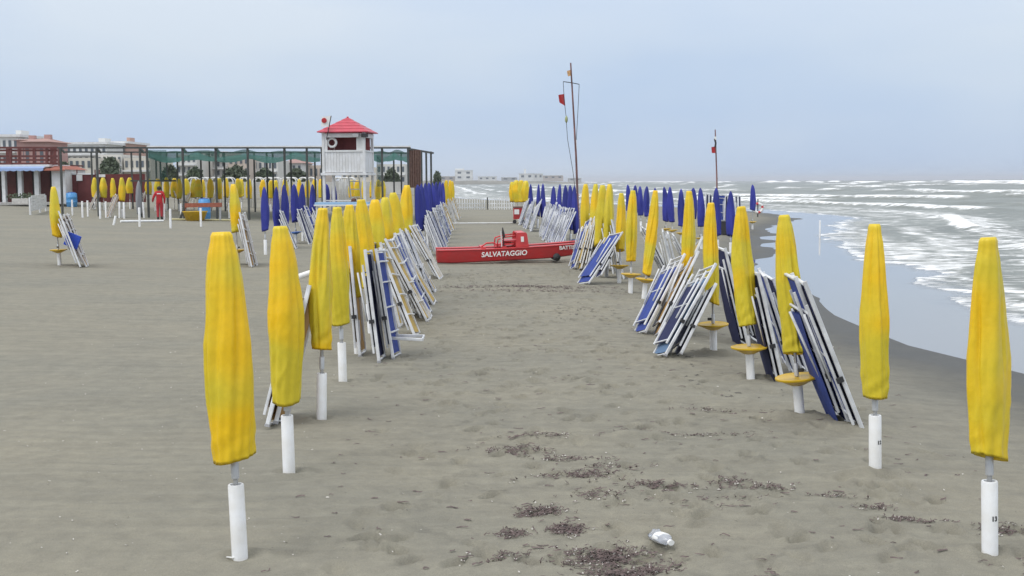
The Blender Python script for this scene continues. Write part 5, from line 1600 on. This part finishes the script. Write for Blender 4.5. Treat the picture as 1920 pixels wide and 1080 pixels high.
# blue towel on the far-left loungers
P = SPOT['A', 1]
bt = MB().box((0, 0, 0), (.36, .05, .34), Matrix.Rotation(R(22), 3, 'Y'), .01).build('blue_bag', mat('bright_blue_cloth', (.03, .08, .5), .8)); bt.location = at(136, 451, P.y - .45)
tag(bt, 'bright blue cloth hung on the loungers of the far-left parasol', 'cloth')

# ================================================================== LITTER ON THE SAND
def sand_z(x, y):
    i = min(max(np.searchsorted(gx, x), 1), nx_ - 1); j = min(max(np.searchsorted(gy, y), 1), ny_ - 1)
    return float(GZ[j, i])
rg = random.Random(11)
dark_v, dark_f, pale_v, pale_f = [], [], [], []
def strand(x, y, L, w, V, F, lift=.012, ang=None):
    a = rg.uniform(0, math.pi) if ang is None else ang + rg.gauss(0, .35)
    bend = rg.uniform(-.8, .8)
    o = len(V); z0 = sand_z(x, y)
    for i in range(4):
        t = i / 3 - .5
        cx = x + math.cos(a + bend * t) * L * t; cy = y + math.sin(a + bend * t) * L * t
        nx2, ny2 = -math.sin(a) * w / 2, math.cos(a) * w / 2
        zz = z0 + rg.uniform(.002, lift)
        V.append((cx + nx2, cy + ny2, zz + rg.uniform(0, .006))); V.append((cx - nx2, cy - ny2, zz))
    for i in range(3):
        F.append((o + 2 * i, o + 2 * i + 1, o + 2 * i + 3, o + 2 * i + 2))
PATCH = [(965, 845, 55, 8, 260), (1012, 962, 42, 9, 300), (1062, 994, 34, 10, 300), (1140, 1048, 85, 20, 900), (1170, 1076, 60, 8, 260), (1235, 912, 55, 7, 240), (1090, 892, 75, 9, 320), (1120, 930, 50, 10, 120), (1378, 908, 34, 9, 170),
         (1445, 915, 40, 9, 110), (1720, 972, 70, 3, 70), (1885, 985, 45, 8, 160), (1300, 813, 120, 2, 110), (1010, 822, 70, 4, 110), (1330, 770, 90, 3, 70), (1060, 862, 60, 4, 100), (960, 1002, 28, 10, 120), (1150, 876, 60, 6, 90),
         (1230, 1075, 40, 8, 90), (1640, 945, 35, 8, 60), (1690, 968, 50, 4, 60), (1560, 930, 50, 3, 40), (990, 538, 175, 2.2, 520), (1010, 546, 160, 3, 200), (1330, 940, 120, 12, 60), (950, 1044, 60, 6, 80)]
for px, py, rx, ry, n in PATCH:
    for _ in range(int(n * (.62 if py > 600 else 1))):
        u, v = rg.gauss(0, .42) + rg.choice((0, 0, .9, -.8)) * rg.random(), rg.gauss(0, .5) + .5 * math.sin(u_ := rg.uniform(0, 6.28)) * rg.random()
        d = ray(px + u * rx, py + v * ry); t = -CAM_H / d.z
        x, y = d.x * t, d.y * t
        if y > 60: continue
        strand(x, y, rg.uniform(.02, .075) * (1.6 if py < 600 else 1), rg.uniform(.004, .010) * (2 if py < 600 else 1), dark_v, dark_f, .022, 0.0 if rg.random() < .4 else None)
        if rg.random() < .2:
            strand(x, y, rg.uniform(.015, .04), .008, pale_v, pale_f)
for _ in range(650):                                    # stray bits over the whole aisle
    y = 7 + 24 * rg.random() ** 1.4; x = rg.uniform(-1.8, 4.2) * (.6 + y / 30)
    if rg.random() < .8:
        strand(x, y, rg.uniform(.02, .10), rg.uniform(.006, .018), dark_v, dark_f, .012, 0.0)
    else:
        strand(x, y, rg.uniform(.01, .03), .010, pale_v, pale_f, .012)
for _ in range(160):
    y = 7 + 16 * rg.random(); x = rg.uniform(-4.5, -1.5) * (.7 + y / 26)
    strand(x, y, rg.uniform(.008, .02), .008, pale_v, pale_f, .01)
twv, twf = [], []  # dark clods and flecks; some stand in for shaded footprint hollows
for _ in range(1500):
    y = 9.5 + 22 * rg.random() ** 1.3; x = rg.gauss(0.7, 1.2) - .02 * y
    if vnoise(x * .8, y * .5, 77) < .5: continue
    if not (-2.0 - .03 * y < x < 3.4): continue
    strand(x, y, rg.uniform(.03, .11) * rg.random() ** .5, rg.uniform(.012, .055) * rg.random() ** .6, twv, twf, .012, 0.0)
me = bpy.data.meshes.new('shade_flecks'); me.from_pydata(twv, [], twf); me.materials.append(mat('dark_flecks', (.045, .042, .036), .9, color2=(.11, .10, .085), vscale=20))
tag(link('shade_flecks', me), 'small dark flecks strewn along the trodden aisle, some standing for shaded footprint hollows', 'shade_flecks', kind='stuff')
me = bpy.data.meshes.new('seaweed'); me.from_pydata(dark_v, [], dark_f); me.materials.append(mat('dry_seaweed', (.055, .042, .038), .8, color2=(.17, .122, .115), vscale=40))
tag(link('seaweed', me), 'scattered strips of dark purplish seaweed washed up on the sand', 'seaweed', kind='stuff')
me = bpy.data.meshes.new('shell_bits'); me.from_pydata(pale_v, [], pale_f); me.materials.append(mat('bleached_bits', (.6, .57, .52), .8))
tag(link('shell_bits', me), 'tiny bleached shell and reed bits strewn over the sand', 'debris', kind='stuff')

# plastic bottle
P = on_ground(1240, 1022); P.z = sand_z(P.x, P.y) + .032
bot = empty('plastic_bottle', P, 'crushed clear plastic bottle with a white label lying on the sand', 'bottle', M=Matrix.Translation(P) @ Matrix.Rotation(R(-66), 4, 'Z') @ Matrix.Rotation(R(90), 4, 'Y') @ Matrix.Diagonal((1.2, 1.5, 1.05, 1)))
mb = MB(); mb.lathe([(.022, -.085), (.033, -.08), (.035, -.06), (.031, -.05), (.035, -.04), (.034, .03), (.033, .05), (.022, .078), (.0125, .09), (.0125, .105)], 22)
mb.v = [(x * (1 - .25 * math.sin(z * 40) ** 2) + .003 * math.sin(z * 150 + y * 200), y * .95 + .005 * math.sin(z * 90 + x * 160), z) for x, y, z in mb.v]
mb.build('body', mat('clear_plastic', (.9, .93, 1.0), .12, trans=.75), bot, True)
lb = MB(); lb.lathe([(.0345, -.03), (.0362, -.028), (.0362, .022), (.0345, .024)], 22)
lb.v = [(x * (1 - .25 * math.sin(z * 40) ** 2), y * .95 + .004 * math.sin(z * 90), z) for x, y, z in lb.v]
lb.build('label', M_LETTER, bot, True)
MB().lathe([(.015, .1), (.015, .118)], 14).build('cap', M_LETTER, bot)
# short white cord at the foremost sleeve
P = on_ground(448, 1046)
cpts = [on_ground(425, 1047) + Vector((0, 0, .008)), on_ground(436, 1049) + Vector((0, 0, .012)), on_ground(447, 1048) + Vector((0, 0, .012)), on_ground(456, 1044) + Vector((0, 0, .01))]
tag(MB().tube(cpts, .005, 6).build('white_cord', M_LETTER, None, True), 'short white cord on the sand at the foremost left sleeve', 'loose_cord')

# ================================================================== SEA HAZE
hz = bpy.data.materials.new('sea_haze'); hz.use_nodes = True
hn = hz.node_tree.nodes; hn.clear()
ho = hn.new('ShaderNodeOutputMaterial'); hv = hn.new('ShaderNodeVolumePrincipled')
hv.inputs['Color'].default_value = (.93, .95, 1.0, 1); hv.inputs['Density'].default_value = HAZE_DENSITY = 0.0002
hv.inputs['Anisotropy'].default_value = 0.2
hz.node_tree.links.new(hv.outputs['Volume'], ho.inputs['Volume'])
hb = MB().box((0, 5950, 12), (26000, 12900, 30)).build('haze', hz)
tag(hb, 'thin pale sea haze in the air over the beach', 'haze', kind='stuff')
